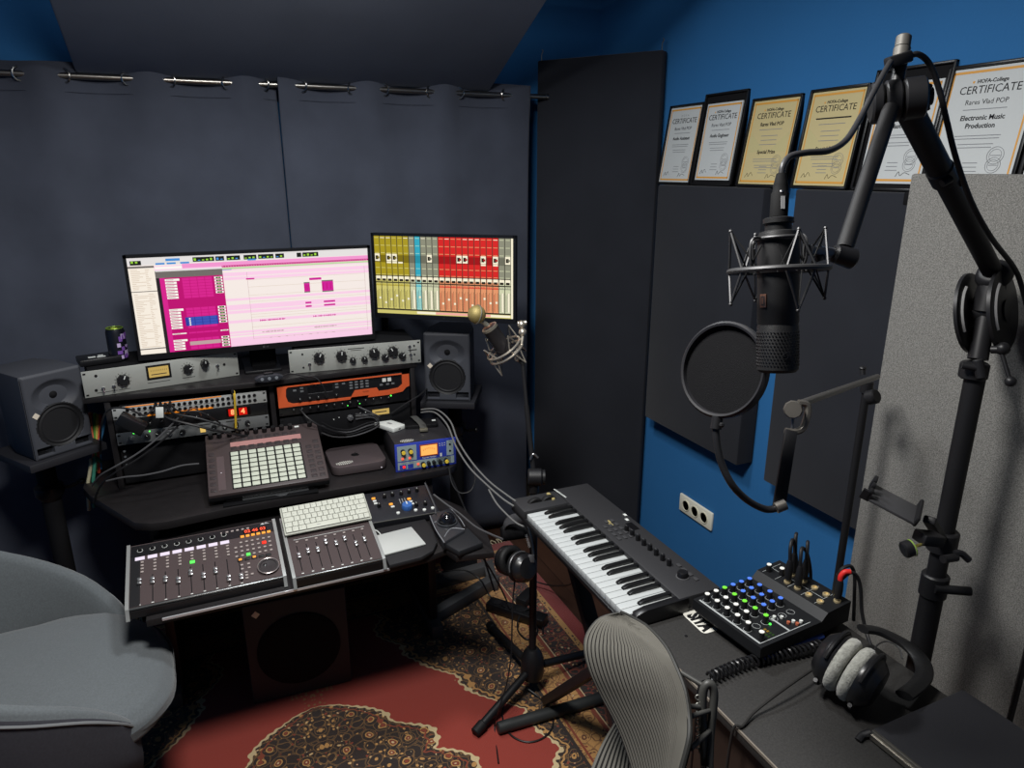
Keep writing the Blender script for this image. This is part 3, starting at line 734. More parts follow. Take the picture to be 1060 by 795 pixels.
b = B(); b.box(.33,-.005,.052,.405,-.003,.080, blacksatin); b.box(.335,-.0056,.055,.40,-.005,.077, vuy); b.box(.345,-.006,.064,.39,-.0056,.068, inkf); b.obj('yellow_meter', t)
fknob(t,.25,.06,.010,grey,h=.014,cap=chrome)
b = B()
for x, z in ((.19,.06),(.21,.065),(.29,.07),(.31,.072),(.30,.06)): b.cyl((x,-.003,z),(x,-.0045,z),.002,white,n=6)
b.obj('lettering', t)
# ============================================================ loudspeakers
spk = M('speaker_grey', (62,64,70), .55, bump=.1, bscale=500); cone = M('speaker_cone', (26,26,28), .6)
def speaker(X_, label):
    # x right, y to the back, z up; origin centre of the front lower edge
    W, H, D = .182, .277, .22
    t = thing('loudspeaker', label, 'speaker', X_, 'pair of loudspeakers beside the monitors')
    bm = [(-W/2,0),(W/2,0),(W/2,D*.55),(W*.36,D),(-W*.36,D),(-W/2,D*.55)]
    b = B(); b.prism([(x,y+.012) for x,y in bm], 0, H, spk, bev=.006); b.obj('cabinet', t)
    F = frame((0,.012,0),(1,0,0),(0,0,1))                # faceplate coordinates: x right, y up, z to viewer
    b = B(); b.M = F
    def face(u, v):
        x = -W/2+W*u; z = H*v; y = .014
        dx, dz = x, z-.198; r = sqrt((dx/.072)**2+(dz/.052)**2)
        if r < 1: y -= .022*(1-r*r)**1.0
        dx, dz = x, z-.098; r = sqrt(dx*dx+dz*dz)
        if r < .072: y -= .006 if r > .066 else .030
        if z < .036 and abs(x) > .034 and abs(x) < .083 and z > .010: y -= .016
        e = min(x+W/2, W/2-x, z, H-z); y -= max(0, .006-e)*.8
        return V((x, z, y))
    b.grid(face, 57, 87, spk); b.obj('baffle', t, smooth=50)
    b = B(); b.M = F; b.lathe([(.073,.006),(.074,.012),(.071,.013),(.066,.009),(.064,.008),(.058,.010),(.053,.004),(.022,-.010)], cone, (0,.098,0), (0,0,1), n=36)
    b.lathe([(.024,-.011),(.018,-.004),(.010,.0),(1e-6,.001)], cone, (0,.098,0), (0,0,1), n=24); b.obj('woofer', t)
    b = B(); b.M = F; b.lathe([(.020,-.007),(.018,-.004),(.013,-.005),(.012,.0),(.008,.004),(1e-6,.0055)], blackmatte, (0,.198,0), (0,0,1), n=24); b.obj('tweeter', t)
    b = B(); b.M = F; b.box(-.008,-.008,0,.008,.008,.0155, M('badge', (226,214,196), .4, .2), L=Matrix.Translation((-.068,.146,0))@Matrix.Rotation(pi/4,4,'Z')); b.obj('diamond_badge', t)
    for s in (-1,1): b = B(); b.M = F; b.box(s*.034,.012,-.004,s*.082,.034,.0, blackmatte); b.obj('bass_port', t)
    return t
def spk_stand(c, ang, z, label, hw, hd, px=None):
    # square platform on a post
    t = thing('speaker_stand', label, 'speaker stand', T(c[0],c[1],RUGZ+.0005,ang), 'loudspeaker stands'); z -= RUGZ+.0005
    b = B(); b.box(-hw,-.02,z-.026,hw,hd,z, M('stand_plate', (36,36,40), .5), bev=.003); b.obj('platform', t)
    b = B(); b.cyl((0,.17,.02),(0,.17,z-.026),.03,blackmatte,n=18); b.obj('post', t)
    b = B(); b.lathe([(.032,0),(.045,.02),(.045,.05),(.032,.06)], dkmetal, (0,.17,z-.21)); b.tube([(.03,.17,z-.18),(.06,.15,z-.18),(.09,.14,z-.172)],.006,dkmetal,8); b.sph((.095,.138,z-.172),.012,blacksatin,10); b.obj('clamp', t)
    b = B(); b.lathe([(.085,0),(.085,.012),(.04,.02),(1e-6,.02)], dkmetal, (0,.17,0), n=32); b.obj('base', t)
    return t
SZ = CAMZ-.89
aL, aR = radians(35), radians(-28)
pl = (onz(41.4,477,SZ)+onz(94.6,460,SZ))/2; pr = (onz(440.7,414.4,SZ)+onz(487,415.5,SZ))/2
speaker(T(pl.x,pl.y,SZ,aL), 'dark grey two-way loudspeaker on a stand at the left end of the desk')
speaker(T(pr.x,pr.y,SZ,aR), 'dark grey two-way loudspeaker below the colourful mixer screen')
spk_stand(pl, aL, SZ-.001, 'black speaker stand carrying the loudspeaker left of the desk', .122, .235)
spk_stand(pr, aR, SZ-.001, 'black speaker stand carrying the loudspeaker below the colourful mixer screen', .11, .24)
# subwoofer
subm = M('subwoofer_grey', (58,55,55), .6); 
sl, sr = onz(263,735,0), onz(366,712,0); wS = .33
t = thing('subwoofer', 'dark subwoofer box with a round grille on the floor under the desk', 'speaker', T(.155,2.14,RUGZ,radians(-3)))
b = B(); b.box(-wS/2,.01,.0,wS/2,.38,.383, subm, bev=.006); b.obj('cabinet', t)
b = B(); b.lathe([(.136,0),(.136,.006),(.13,.010),(.06,.014),(1e-6,.015)], M('grille', (24,23,23), .8, bump=.4, bscale=600), (0,.01,.185), (0,-1,0), n=48); b.obj('grille', t)
b = B(); b.box(-.0095,-.0095,0,.0095,.0095,.002, M('badge', ()), L=frame((-.125,.01,.345),(1,0,0),(0,0,1))@Matrix.Rotation(pi/4,4,'Z')); b.obj('diamond_badge', t)
# ============================================================ things on the desk
def fit(x, y, zf, zb, deg, W, D):      # frame of a tilted top: lower left front corner, W wide, D deep
    Dh = sqrt(D*D-(zb-zf)**2); c, s = cos(radians(deg)), sin(radians(deg))
    o = V((x-c*W/2+s*Dh/2, y-s*W/2-c*Dh/2, zf)); return frame(o, (c,s,0), (-s*Dh,c*Dh,zb-zf))
# ---- pad controller on its stand
fl, fr = onz(217.2,509,.752), onz(340,494.5,.752); blk_ = onz(209.2,447,.872)
A = fit(.1295,2.400,.750,.862,-1.54,.380,.291); PW, PD = .380, .291; fl = A.translation.copy(); fr = A @ V((PW,0,0))
t = thing('pad_controller', 'dark pad controller with an eight by eight grid of pale pads, propped on a stand', 'pad controller', A)
padb = M('controller_body', (66,57,57), .42); padk = M('controller_key', (52,46,47), .4)  # body colour browner than the plastic, warm screen light mixed in
b = B(); b.box(0,0,-.030,PW,PD,0, padb, bev=.005); b.box(-.001,-.001,-.032,PW+.001,PD+.001,-.010, black, bev=.004); b.obj('body', t)
padm = M('pad_pale', (186,192,176), .5); pg = B(); pg.box(0,0,0,.0245,.0175,.0035, padm, bev=.0015); pp = proto(pg,'pad')
for i in range(8):
    for j in range(8): put(pp,'pad',t,T(PW*.205+i*.0290,PD*.058+j*.0218,0))
b = B(); b.box(PW*.195,PD*.05,0,PW*.205+8*.029,PD*.058+8*.0218,.0008, blackmatte); b.obj('pad_bed', t)
b = B(); b.box(PW*.21,PD*.735,0,PW*.83,PD*.815,.001, M('strip_screen', (206,150,146), .25, 0, .6)); b.obj('display', t)
b = B(); b.box(PW*.085,PD*.06,0,PW*.145,PD*.60,.0008, M('touch_strip', (80,70,70), .3)); b.sph((PW*.115,PD*.33,.001),.0015,ledw,6); b.obj('touch_strip', t)
kb = B(); kb.box(0,0,0,.019,.0145,.0015, padk, bev=.0006); kp = proto(kb,'button')
for j in range(7):
    put(kp,'button',t,T(PW*.02,PD*.05+j*.028,0))
    put(kp,'button',t,T(PW*.855,PD*.05+j*.024,0)); put(kp,'button',t,T(PW*.925,PD*.05+j*.028,0))
for i in range(8): put(kp,'button',t,T(PW*.21+i*.029,PD*.69,0)); put(kp,'button',t,T(PW*.21+i*.029,PD*.83,0))
for x in [.05,.125]+[.21+.077*i for i in range(8)]+[.93]:
    k = knob_b(.0085,.018,blacksatin).obj('knob',t); k.location = (x*PW,PD*.94,0)
b = B(); b.box(PW*.79,PD*.94,0,PW*.83,PD*.965,.001,white); b.obj('lettering', t)
# stand under it
F0 = A @ V((PW/2,0,-.032)); ang = math.atan2((fr-fl).y,(fr-fl).x)
ts = thing('controller_stand', 'low black metal stand under the pad controller', 'stand', T(F0.x,F0.y,DZ+.0005,ang))
b = B(); b.box(-.15,-.02,0,.15,.22,.006, dkmetal, bev=.002); b.obj('base_plate', ts)
Ai = T(F0.x,F0.y,DZ+.0005,ang).inverted() @ A
b = B(); b.M = Ai; b.box(.05,.0,-.038,PW-.05,.24,-.0335, dkmetal); b.prism([(.10,-.008),(.20,-.008),(.215,-.016),(.235,-.016),(.245,-.008),(PW-.07,-.008),(PW-.07,.01),(.10,.01)],-.0385,-.034,M('lip_metal',(96,98,100),.3,.8)); b.obj('top_plate', ts)
for x in (-.13,.13):
    q = Ai @ V((x+PW/2,.20,-.036)); b = B(); b.cyl((x,.20,.004),(q.x,q.y,q.z),.005,dkmetal,n=8); b.obj('leg', ts)
# ---- small grey computer
mm = M('mini_grey', (98,88,90), .38, .5)
def rsq(w, h, r, n=6):
    out = []
    for cx_, cy_, a0 in ((w/2-r,h/2-r,0),(-w/2+r,h/2-r,90),(-w/2+r,-h/2+r,180),(w/2-r,-h/2+r,270)):
        for k in range(n+1): a = radians(a0+90*k/n); out.append((cx_+r*cos(a), cy_+r*sin(a)))
    return out
t = thing('mini_computer', 'small square grey computer between the pad controller and the blue fronted box', 'computer', T(.4418,2.450,DZ+.0005,radians(-1)))
b = B(); b.prism(rsq(.197,.197,.032), .004, .036, mm, bev=.003); b.prism(rsq(.17,.17,.03), 0, .004, blackmatte); b.obj('case', t)
b = B(); ap = []
for k in range(40):
    a = 2*pi*k/40; r = .0155*(1+.06*cos(2*a)) - .0028*math.exp(-((a-pi/2)/.28)**2) - .0022*math.exp(-((a-1.5*pi)/.25)**2)
    x, y = r*cos(a)*.95, r*sin(a); 
    if x > 0: x -= .0052*math.exp(-((y-.003)/.0058)**2)
    ap.append((x,y))
b.prism(ap, .0362,.0366, blacksatin); b.prism([(.0,.0165),(.001,.021),(.0055,.0245),(.0058,.0205),(.003,.0172)], .0362,.0366, blacksatin); b.obj('emblem', t)
b = B(); b.sph((.075,-.0985,.012),.0018,ledw,8); b.obj('power_light', t)
def sticker(parent, x, y, z, w, h, seed=1, rot=0):
    b = B(); b.M = T(x,y,z,rot); R = random.Random(seed); n = 9
    for k in range(n):
        u = -w/2+w*(k+.5)/n; hh = h*.5*sqrt(max(.05,1-((k-(n-1)/2)/(n/2))**2))
        for q in range(2):
            y0 = -hh+hh*(q+.1*R.random()); b.box(u-w/n*.36,y0,0,u+w/n*.30,y0+hh*.75,.0004,M('sticker_pale',(180,180,172),.6))
    return b.obj('sticker', parent, label='oval black and white sticker')
sticker(t, -.05, -.062, .036, .062, .034, 2, .1)
# ---- blue fronted monitor unit
gx = T(.557,2.312,DZ+.001,radians(-3))
t = thing('preamp_box', 'dark preamp box with a blue front, yellow knobs and a lit orange meter', 'preamp', gx)
BW, BH = .226, .104
b = B(); b.box(.003,.004,.002,BW-.003,.234,BH, M('box_dark', (40,39,42), .5), bev=.003); b.obj('chassis', t)
blue = M('front_blue', (46,62,160), .45); bg = M('front_grey', (142,158,160), .5)
b = B(); b.box(0,-.004,0,BW,.004,BH+.001, blue, bev=.0015)
b.obj('front_panel', t)
b = B()
for x0,z0,x1,z1 in ((.008,.040,.078,.098),(.008,.008,.205,.036),(.19,.040,.216,.098),(.15,.008,.218,.036)): b.box(x0,-.0048,z0,x1,-.0038,z1,bg)
b.obj('grey_field', t)
b = B(); b.box(.090,-.0055,.048,.158,-.0038,.094, M('meter_frame',(150,66,40),.5)); b.box(.094,-.0062,.052,.154,-.0054,.090, M('meter_orange',(255,176,92),.4,0,1.1))
for k in range(7): b.box(.102+k*.007,-.0066,.070+.006*sin(pi*k/6),.1035+k*.007,-.0062,.076+.006*sin(pi*k/6), M('meter_ink',(150,70,20),.5))
b.obj('meter', t)
b = B(); b.text('Remote Monitor', .0085, .125, .0425, 0, white, L=frame((0,-.0042,0),(1,0,0),(0,0,1)), sx=.9); b.box(.165,-.0046,.039,.172,-.0041,.052,white)
for i in range(3):
    for j in range(2): b.box(.163+i*.009,-.0046,.080+j*.008,.167+i*.009,-.0041,.083+j*.008,white)
b.obj('lettering', t)
yel = M('knob_yellow', (236,204,70), .4)
def bk(x, z, cap, r=.0085):
    q = B(); q.lathe([(r,0),(r,.010),(r*.85,.015),(1e-6,.015)], black, (x,-.0045,z), (0,-1,0), n=16)
    if cap: q.lathe([(r*.86,.0145),(r*.8,.0175),(1e-6,.0175)], cap, (x,-.0045,z), (0,-1,0), n=16)
    return q.obj('knob', t)
for x, z in ((.028,.078),(.055,.078),(.100,.020),(.186,.022)): bk(x, z, yel)
for x, z in ((.120,.022),(.140,.022),(.163,.022)): bk(x, z, None, .007)
rb = M('button_salmon', (255,110,84), .4, 0, .9)
for x, z, m_ in ((.026,.050,rb),(.052,.050,rb),(.082,.022,rb),(.03,.018,ledr)):
    q = B(); q.box(x-.0045,-.008,z-.0045,x+.0045,-.0045,z+.0045,m_,bev=.001); q.obj('lit_button', t)
q = B(); q.box(.014,-.0056,.010,.038,-.0044,.026,blue); q.box(.044,-.0056,.010,.064,-.0044,.026,blue); q.obj('switch_field', t)
q = B()
for z in (.082,.056): q.cyl((.203,-.0045,z),(.203,-.0056,z),.004,blackmatte)
q.obj('jack', t)
sticker(t, .052, .030, BH, .05, .03, 5, -.05)
tw = thing('white_drive', 'small white external drive lying on the dark preamp box', 'drive', T(.588,2.50,DZ+BH+.001,radians(-63)))
b = B(); b.prism(rsq(.112,.062,.008), 0, .016, white, bev=.002); b.obj('case', tw)
b = B(); b.box(-.012,-.006,.016,.012,.006,.0163, M('mark_grey',(140,140,140),.5)); b.text('WD'[:0] or '=', .012, 0, 0, .0163, M('mark_grey'), sx=2); b.obj('emblem', tw)
b = B(); b.box(.0555,-.005,.005,.0563,.005,.009, blackmatte); b.obj('port', tw)
tb = thing('black_drive', 'flat black drive with a grey strap lying on the preamp box', 'drive', T(.705,2.475,DZ+BH+.001,radians(-12)))
b = B(); b.prism(rsq(.125,.075,.01), 0, .014, blacksatin, bev=.003); b.obj('case', tb)
b = B(); b.tube([(-.028,.068,.008),(-.025,.045,.022),(-.014,.0,.024),(.0,-.045,.020),(.004,-.075,.012)], .013, M('strap_grey',(70,70,68),.6), 8, flat=.16, up=(0,0,1)); b.obj('strap', tb)
b = B(); b.box(-.012,-.090,.006,.018,-.072,.016, M('plug_metal',(170,165,145),.35,.8), bev=.002); b.obj('plug', tb)
b = B(); b.box(.042,.0,.014,.056,.014,.0144,white); b.obj('lettering', tb)
# ---- fader surfaces on the tray
def surface_frame(fl, fr, bl): return frame(fl, fr-fl, bl-fl)
chk = M('cheek_silver', (168,170,168), .35, .6); fad = M('fader_top', (70,60,60), .45, .1)
capm = M('fader_cap', (196,198,198), .25, .9)
def fader(t, x, y0, y1, v):
    b = B(); b.box(x-.0012,y0,0,x+.0012,y1,.0006, blackmatte); b.obj('fader_slot', t)
    y = y0+(y1-y0)*v
    b = B(); b.box(x-.0055,y-.011,.002,x+.0055,y-.0015,.009, capm, bev=.002); b.box(x-.0055,y+.0015,.002,x+.0055,y+.011,.009, capm, bev=.002); b.box(x-.0055,y-.0015,.002,x+.0055,y+.0015,.006, black); b.box(x-.002,y-.006,0,x+.002,y+.006,.003,black); b.obj('fader_cap', t)
def shell(t, W, D, A, floorz):
    # body down to the tray, silver cheeks
    Zf = (A @ V((0,0,0))).z-floorz; Zb = (A @ V((0,D,0))).z-floorz; sl = math.atan2(Zb-Zf, sqrt(max(1e-6,D*D-(Zb-Zf)**2)))
    Mi = Matrix.Rotation(-sl,4,'X')
    dn = lambda y, z: (y*cos(sl)-0, z)                     # helper not needed for the top side
    q = lambda x, y, zz: Mi @ V((x, y, zz))
    yb = D*cos(sl)
    b = B(); x0, x1 = .008, W-.008
    vs = [q(x0,0,-Zf+.002),q(x1,0,-Zf+.002),q(x1,yb,-Zf+.002),q(x0,yb,-Zf+.002),q(x0,0,-.008),q(x1,0,-.008),V((x1,D,-.002)),V((x0,D,-.002))]
    b.geo(vs, [(3,2,1,0),(4,5,6,7),(0,1,5,4),(1,2,6,5),(2,3,7,6),(3,0,4,7)], blacksatin); b.obj('body', t)
    b = B(); b.box(.008,.006,-.004,W-.008,D,0, fad); b.obj('top_plate', t)
    b = B(); b.box(.008,.0,-.006,W-.008,.006,.0, M('front_strip',(120,122,122),.3,.8), bev=.002); b.obj('front_strip', t)
    for s in (0,1):
        b = B(); xx = 0 if s == 0 else W-.009
        pr = [q(0,-.012,-Zf+.004),q(0,-.004,-Zf+.001),q(0,.03,-Zf+.001),q(0,yb,-Zf+.001),V((0,D+.002,.004)),V((0,.03,.005)),V((0,.0,.002)),V((0,-.010,-.012))]
        n = len(pr); b.geo([V((xx,p.y,p.z)) for p in pr]+[V((xx+.009,p.y,p.z)) for p in pr], [tuple(range(n-1,-1,-1)),tuple(range(n,2*n))]+[(k,(k+1)%n,n+(k+1)%n,n+k) for k in range(n)], chk); b.obj('side_cheek', t)
A = fit(-.0831,1.9549,.660,.726,.31,.402,.236); W, D = .402, .236
t = thing('control_surface', 'wide fader control surface with lit buttons and a jog wheel on the tray', 'control surface', A)
shell(t, W, D, A, TZ)
b = B(); b.box(.010,D*.80,0,W-.010,D*.985,.0008, blacksatin); b.box(.010,D*.03,0,W*.085,D*.80,.0008,black); b.obj('dark_strip', t)
lcd = M('scribble_lcd', (238,226,244), .4, 0, .95); bt = M('small_button', (150,140,136), .5); fs = [.083+.0785*i for i in range(9)]
bb = B(); bb.box(-.0038,-.0028,0,.0038,.0028,.003, bt, bev=.0008); bp = proto(bb,'button')
lit = {}
for nm, m_ in (('g',ledg),('o',ledo),('r',ledr)):
    q = B(); q.box(-.0042,-.003,0,.0042,.003,.0035, m_, bev=.0008); lit[nm] = proto(q,'lit_button')
for i in range(8):
    x = W*fs[i]
    b = B(); b.box(x-.012,D*.735,.0005,x+.012,D*.785,.0022, lcd, bev=.0005); b.obj('scribble_display', t)
    b = B(); b.lathe([(.0048,0),(.0046,.010),(1e-6,.0105)], blacksatin, (x,D*.895,0), n=12); b.torus((x,D*.895,.0012),.0068,.0006,white,n=16,k=4); b.obj('encoder', t)
    for k in range(4):
        if i == 4 and k == 3: put(lit['g'],'lit_button',t,T(x+.006,D*.69-k*D*.052,0)).scale = (1.5,1.5,1)
        else: put(bp,'button',t,T(x+.006,D*.69-k*D*.052,0))
for i, v in enumerate((.78,.72,.66,.52,.72,.50,.60,.20,.16)): fader(t, W*fs[i], D*.06, D*.47, v)
b = B()
for i in range(9): b.box(W*fs[i]-.003,D*.035,0,W*fs[i]+.003,D*.045,.0007,white)
b.obj('lettering', t)
for i in range(6): put(bp,'button',t,T(W*(.62+.036*i),D*.93,0))
for j in range(4):
    for i in range(7): 
        if j == 0 and i < 1: continue
        if (i,j) == (5,1): put(lit['r'],'lit_button',t,T(W*(.70+.039*i),D*(.70-.075*j),0)).scale = (1.4,1.4,1.2)
        elif (i,j) == (2,3): put(lit['g'],'lit_button',t,T(W*(.70+.039*i),D*(.70-.075*j),0)).scale = (1.3,1.3,1.2)
        else: put(bp,'button',t,T(W*(.70+.039*i),D*(.70-.075*j),0))
for i in range(6): put(lit['o'],'lit_button',t,T(W*(.755+.037*i),D*.80,0)).scale = (1.2,1.2,1)
b = B(); b.box(W*.765,D*.845,.0005,W*.93,D*.91,.0012, M('display_black')); b.text('02 46 03', .017, W*.848, D*.878, .0014, M('seg_red',(255,90,60),.4,0,1.3), bold=.0004); b.obj('display', t)
b = B(); b.prism([(W*.89,D*.955),(W*.905,D*.975),(W*.925,D*.955)],.0005,.0014,white); b.prism([(W*.915,D*.955),(W*.93,D*.985),(W*.955,D*.955)],.0005,.0014,M('mark_grey')); b.obj('emblem', t)
for i, m_ in enumerate((lit['o'],None,lit['o'],None,None)):
    q = B(); q.box(W*(.72+.047*i)-.008,D*.385,0,W*(.72+.047*i)+.008,D*.42,.0035, black, bev=.001); q.obj('transport_button', t)
    if m_: put(m_,'lit_button',t,T(W*(.72+.047*i),D*.405,.002))
for i, j in ((0,0),(1,0),(0,1),(1,1),(.5,2),(-.3,2.7),(.5,2.7),(1.3,2.7),(.5,3.4)): put(bp,'button',t,T(W*(.725+.045*i),D*(.32-.065*j),0))
b = B(); b.lathe([(.029,0),(.029,.006),(.027,.009),(.0225,.009),(.021,.007),(1e-6,.006)], M('jog_dark',(46,42,43),.35), (W*.895,D*.20,0), n=36); b.torus((W*.895,D*.20,.0075),.0285,.0016,M('jog_ring',(190,180,178),.3,.8),n=40,k=6); b.sph((W*.875,D*.225,.0065),.0055,blacksatin,10,(1,1,.4)); b.obj('jog_wheel', t)
# extender
A = fit(.2625,1.9441,.662,.723,.42,.263,.259); W, D = .263, .259
t = thing('fader_extender', 'narrower fader unit half covered by the white computer keyboard', 'control surface', A)
shell(t, W, D, A, TZ)
for i, v in enumerate((.55,.66,.64,.88,.74,.86,.56,.66)): fader(t, W*(.115+.105*i), D*.09, D*.50, v)
b = B()
for i in range(8): b.box(W*(.115+.105*i)-.003,D*.045,0,W*(.115+.105*i)+.003,D*.056,.0007,white)
b.box(W*.10,D*.60,0,W*.9,D*.604,.0007,white); b.obj('lettering', t)
for i in range(8): put(bp,'button',t,T(W*(.13+.105*i),D*.555,0))
# computer keyboard
A = fit(.2644,2.0292,.716,.758,.72,.261,.110); W, D = .261, .110
t = thing('computer_keyboard', 'slim white computer keyboard tilted on the narrower fader unit', 'keyboard', A)
kw = M('keyboard_white', (172,174,162), .5)
b = B(); b.box(0,0,-.008,W,D,0, kw, bev=.003); b.box(.004,.004,0,W-.004,D-.004,.0006,M('keyboard_gap',(104,104,98),.6)); b.obj('case', t)
rows = [([1]*13+[1.6],0),([1.5]+[1]*12+[1.1],0),([1.75]+[1]*11+[1.85],0),([1.3]+[1]*11+[2.3],0),([1.1,1.1,1.3,5.8,1.3,1.0,1.0,1.0,1.0],0)]
kh = (D-.010)/5; ux = {}
for r, (ws, _) in enumerate(rows):
    x = .005; k = (W-.010)/sum(ws); y = D-.005-(r+1)*kh
    for wv_ in ws:
        ww = k*wv_
        key = round(ww,4)
        if key not in ux:
            q = B(); q.box(.0008,.0008,0,ww-.0008,kh-.0008,.003,M('keycap_white',(184,186,174),.5),bev=.0008); q.box(ww*.3,kh*.45,.003,ww*.42,kh*.55,.0032,M('mark_grey')); ux[key] = proto(q,'key')
        put(ux[key],'key',t,T(x,y,.0006)); x += ww
for x in (.02,W-.03): b = B(); b.box(x,D-.02,-.05,x+.012,D-.008,-.006,black,bev=.001); b.obj('foot', t)
# ---- tray, right side: wrist mat, trackpad, trackball, monitor controller
t = thing('desk_mat', 'thick black rounded mat at the right front of the tray, under the white trackpad', 'mat', T(0,0,TZ+.0006))
b = B(); b.prism([(.402,1.806),(.50,1.812),(.545,1.835),(.572,1.88),(.582,1.95),(.582,2.04),(.402,2.04)], .0, .016, M('mat_black',(34,34,36),.55), bev=.005); b.obj('pad', t)
q = [onz(391.3,553,.656),onz(431,544,.656),onz(441,561.7,.656),onz(398,573,.656)]
A = frame(q[3], q[2]-q[3], q[0]-q[3]); A.translation.z = TZ+.0172; W, D = (q[2]-q[3]).length, (q[0]-q[3]).length
t = thing('trackpad', 'flat white trackpad on the black mat beside the fader unit', 'trackpad', A)
b = B(); b.box(0,0,0,W,D,.006, M('trackpad_white',(180,183,180),.35), bev=.0025); b.obj('surface', t)
b = B(); b.tube([(.03,D-.001,.004),(.025,D+.03,.006),(.0,D+.045,.008),(-.025,D+.03,.010),(-.03,D+.01,.012)],.0018,white,6); b.obj('cable', t)
A = frame((.402,2.058,TZ+.006), (.228,-.012,0), (.0,.16,.03))
t = thing('monitor_controller', 'black desktop monitor controller with a large blue knob', 'controller', A)
b = B(); b.box(.0,0,-.004,.232,.165,.024, M('controller_black',(30,31,36),.4), bev=.004); b.obj('body', t)
b = B(); b.box(.0,-.001,.021,.232,.002,.0245,M('front_strip')); b.obj('front_strip', t)
def ck(x, y, r, h, m, cap=None): k = knob_b(r,h,m,cap,white if not cap else None).obj('knob',t); k.location = (x,y,.024); return k
bl_ = M('knob_blue',(58,104,176),.35,.2)
ck(.133,.050,.018,.016,bl_)
for x, y in ((.072,.125),(.10,.128),(.130,.128),(.158,.130),(.186,.132)): ck(x,y,.0065,.012,blacksatin)
for x, y in ((.165,.052),(.195,.050),(.045,.08)): ck(x,y,.0065,.012,blacksatin)
for x, y in ((.098,.028),(.157,.028),(.185,.022),(.214,.024)):
    q = B(); q.lathe([(.006,0),(.0058,.004),(1e-6,.005)],white,(x,y,.024),n=14); q.obj('button',t)
for x, y, m_ in ((.035,.128,ledo),(.085,.082,ledo),(.150,.095,ledo),(.036,.112,white),(.037,.098,white),(.088,.066,white),(.152,.078,white),(.154,.064,white)):
    q = B(); q.box(x-.006,y-.004,.024,x+.006,y+.004,.028,m_,bev=.001); q.obj('lit_button' if m_ is ledo else 'button',t)
q = B()
for x in (.118,.127,.136): q.box(x-.0012,.078,.024,x+.0012,.105,.0246,M('mark_grey'))
q.obj('level_meter',t)
# trackball
c = onz(462.7,534.6,TZ+.055)
base = [onz(*p,TZ+.03) for p in ((444.7,533),(466,524.8),(482,541),(470,552),(458,563),(452,548))]
t = thing('trackball', 'black trackball mouse with a glossy ball and a wrist rest, right end of the tray', 'trackball', T(c.x,c.y,TZ+.0008))
lc = lambda p, z=0: (p.x-c.x, p.y-c.y)
b = B(); b.prism([lc(onz(*p,TZ+.032)) for p in ((444.7,533.5),(459,562),(481,549),(466,525))][::1], .0, .032, M('trackball_body',(46,47,51),.35), bev=.006); b.obj('body', t)
b = B(); b.sph((0,0,.040),.0275,M('ball_black',(20,20,24),.08,coat=.5),32); b.obj('ball', t)
b = B(); b.torus((0,0,.036),.0315,.003,M('trackball_ring',(70,72,76),.3,.5),n=36); b.obj('ball_ring', t)
b = B(); P3 = [onz(*p,TZ+.020) for p in ((461,563.5),(475,571.5),(500,562),(484,546))]
b.prism([lc(p) for p in P3], .0, .022, M('wrist_rest',(34,35,38),.5), bev=.006); b.obj('wrist_rest', t)
b = B(); z_ = .0325
def gp(x, y): p = onz(x,y,TZ+z_); return (p.x-c.x,p.y-c.y,z_)
b.tube([gp(445,534),gp(451,548),gp(460,562)],.0018,M('trim_silver',(130,132,136),.5,.2),6); b.tube([gp(449.5,541),gp(456,538.5)],.0016,M('trim_silver'),6); b.tube([gp(460,556),gp(467,547.5),gp(481,548)],.0016,M('trim_silver'),6); b.tube([gp(466,526),gp(476,537),gp(481,545)],.0016,M('trim_silver'),6)
b.obj('silver_trim', t)
# ---- hutch top odds and ends
t = thing('drink_can', 'dark and purple drink can with a green rim beside the wide monitor', 'can', T(0,0,0))
pc = ony(123,368,2.67); t.matrix_world = T(pc.x,2.67,HZ+.0895)
b = B(); b.lathe([(.024,0),(.029,.006),(.0295,.012),(.0295,.098),(.026,.110)], M('can_dark',(24,26,34),.35,.3), n=28); b.obj('body', t)
b = B(); b.torus((0,0,.111),.025,.002,M('can_green',(120,150,50),.35,.4),n=28); b.lathe([(.0245,.109),(1e-6,.109)],M('can_lid',(70,84,40),.35,.6)); b.lathe([(.010,.110),(.010,.1115),(1e-6,.112)],M('can_tab',(190,210,70),.4),(0,-.008,0),n=12); b.obj('lid', t)
b = B()
Rn = random.Random(3)
for k in range(16):
    a = radians(-95+Rn.random()*90); z = .012+Rn.random()*.08; L = frame((.0296*cos(a),.0296*sin(a),z),(-sin(a),cos(a),0),(0,0,1)); w=.004+.004*Rn.random(); h=.006+.012*Rn.random()
    b.box(-w,-h/2,0,w,h/2,.0006,M('can_purple',(112,74,150),.4) if k%3 else M('can_lilac',(176,160,196),.4),L=L)
b.obj('printed_panel', t)
pc = ony(101,369,2.66)
t = thing('black_box', 'small flat black box with white markings on the left silver unit', 'box', T(pc.x,2.665,HZ+.0895,.25))
b = B(); b.box(-.06,-.045,0,.065,.045,.022, blacksatin, bev=.004); b.obj('case', t)
b = B()
for x0,y0,x1,y1 in ((-.03,-.02,-.008,-.004),(-.005,-.028,.02,-.014),(.0,-.006,.016,.006)): b.box(x0,y0,.022,x1,y1,.0224,white)
b.obj('lettering', t)
pc = ony(278,386,2.49)
t = thing('webcam', 'small black webcam lying at the front of the desk hutch', 'webcam', T(pc.x,2.50,HZ,.05))
b = B(); b.prism([( .036*cos(a)*1.0+(.012 if cos(a)>0 else -.012), .013*sin(a)) for a in [2*pi*k/24 for k in range(24)]], -.012,.012, M('webcam_grey',(40,42,48),.4), bev=.004, L=frame((0,0,.016),(1,0,0),(0,0,1))); b.obj('body', t)
b = B()
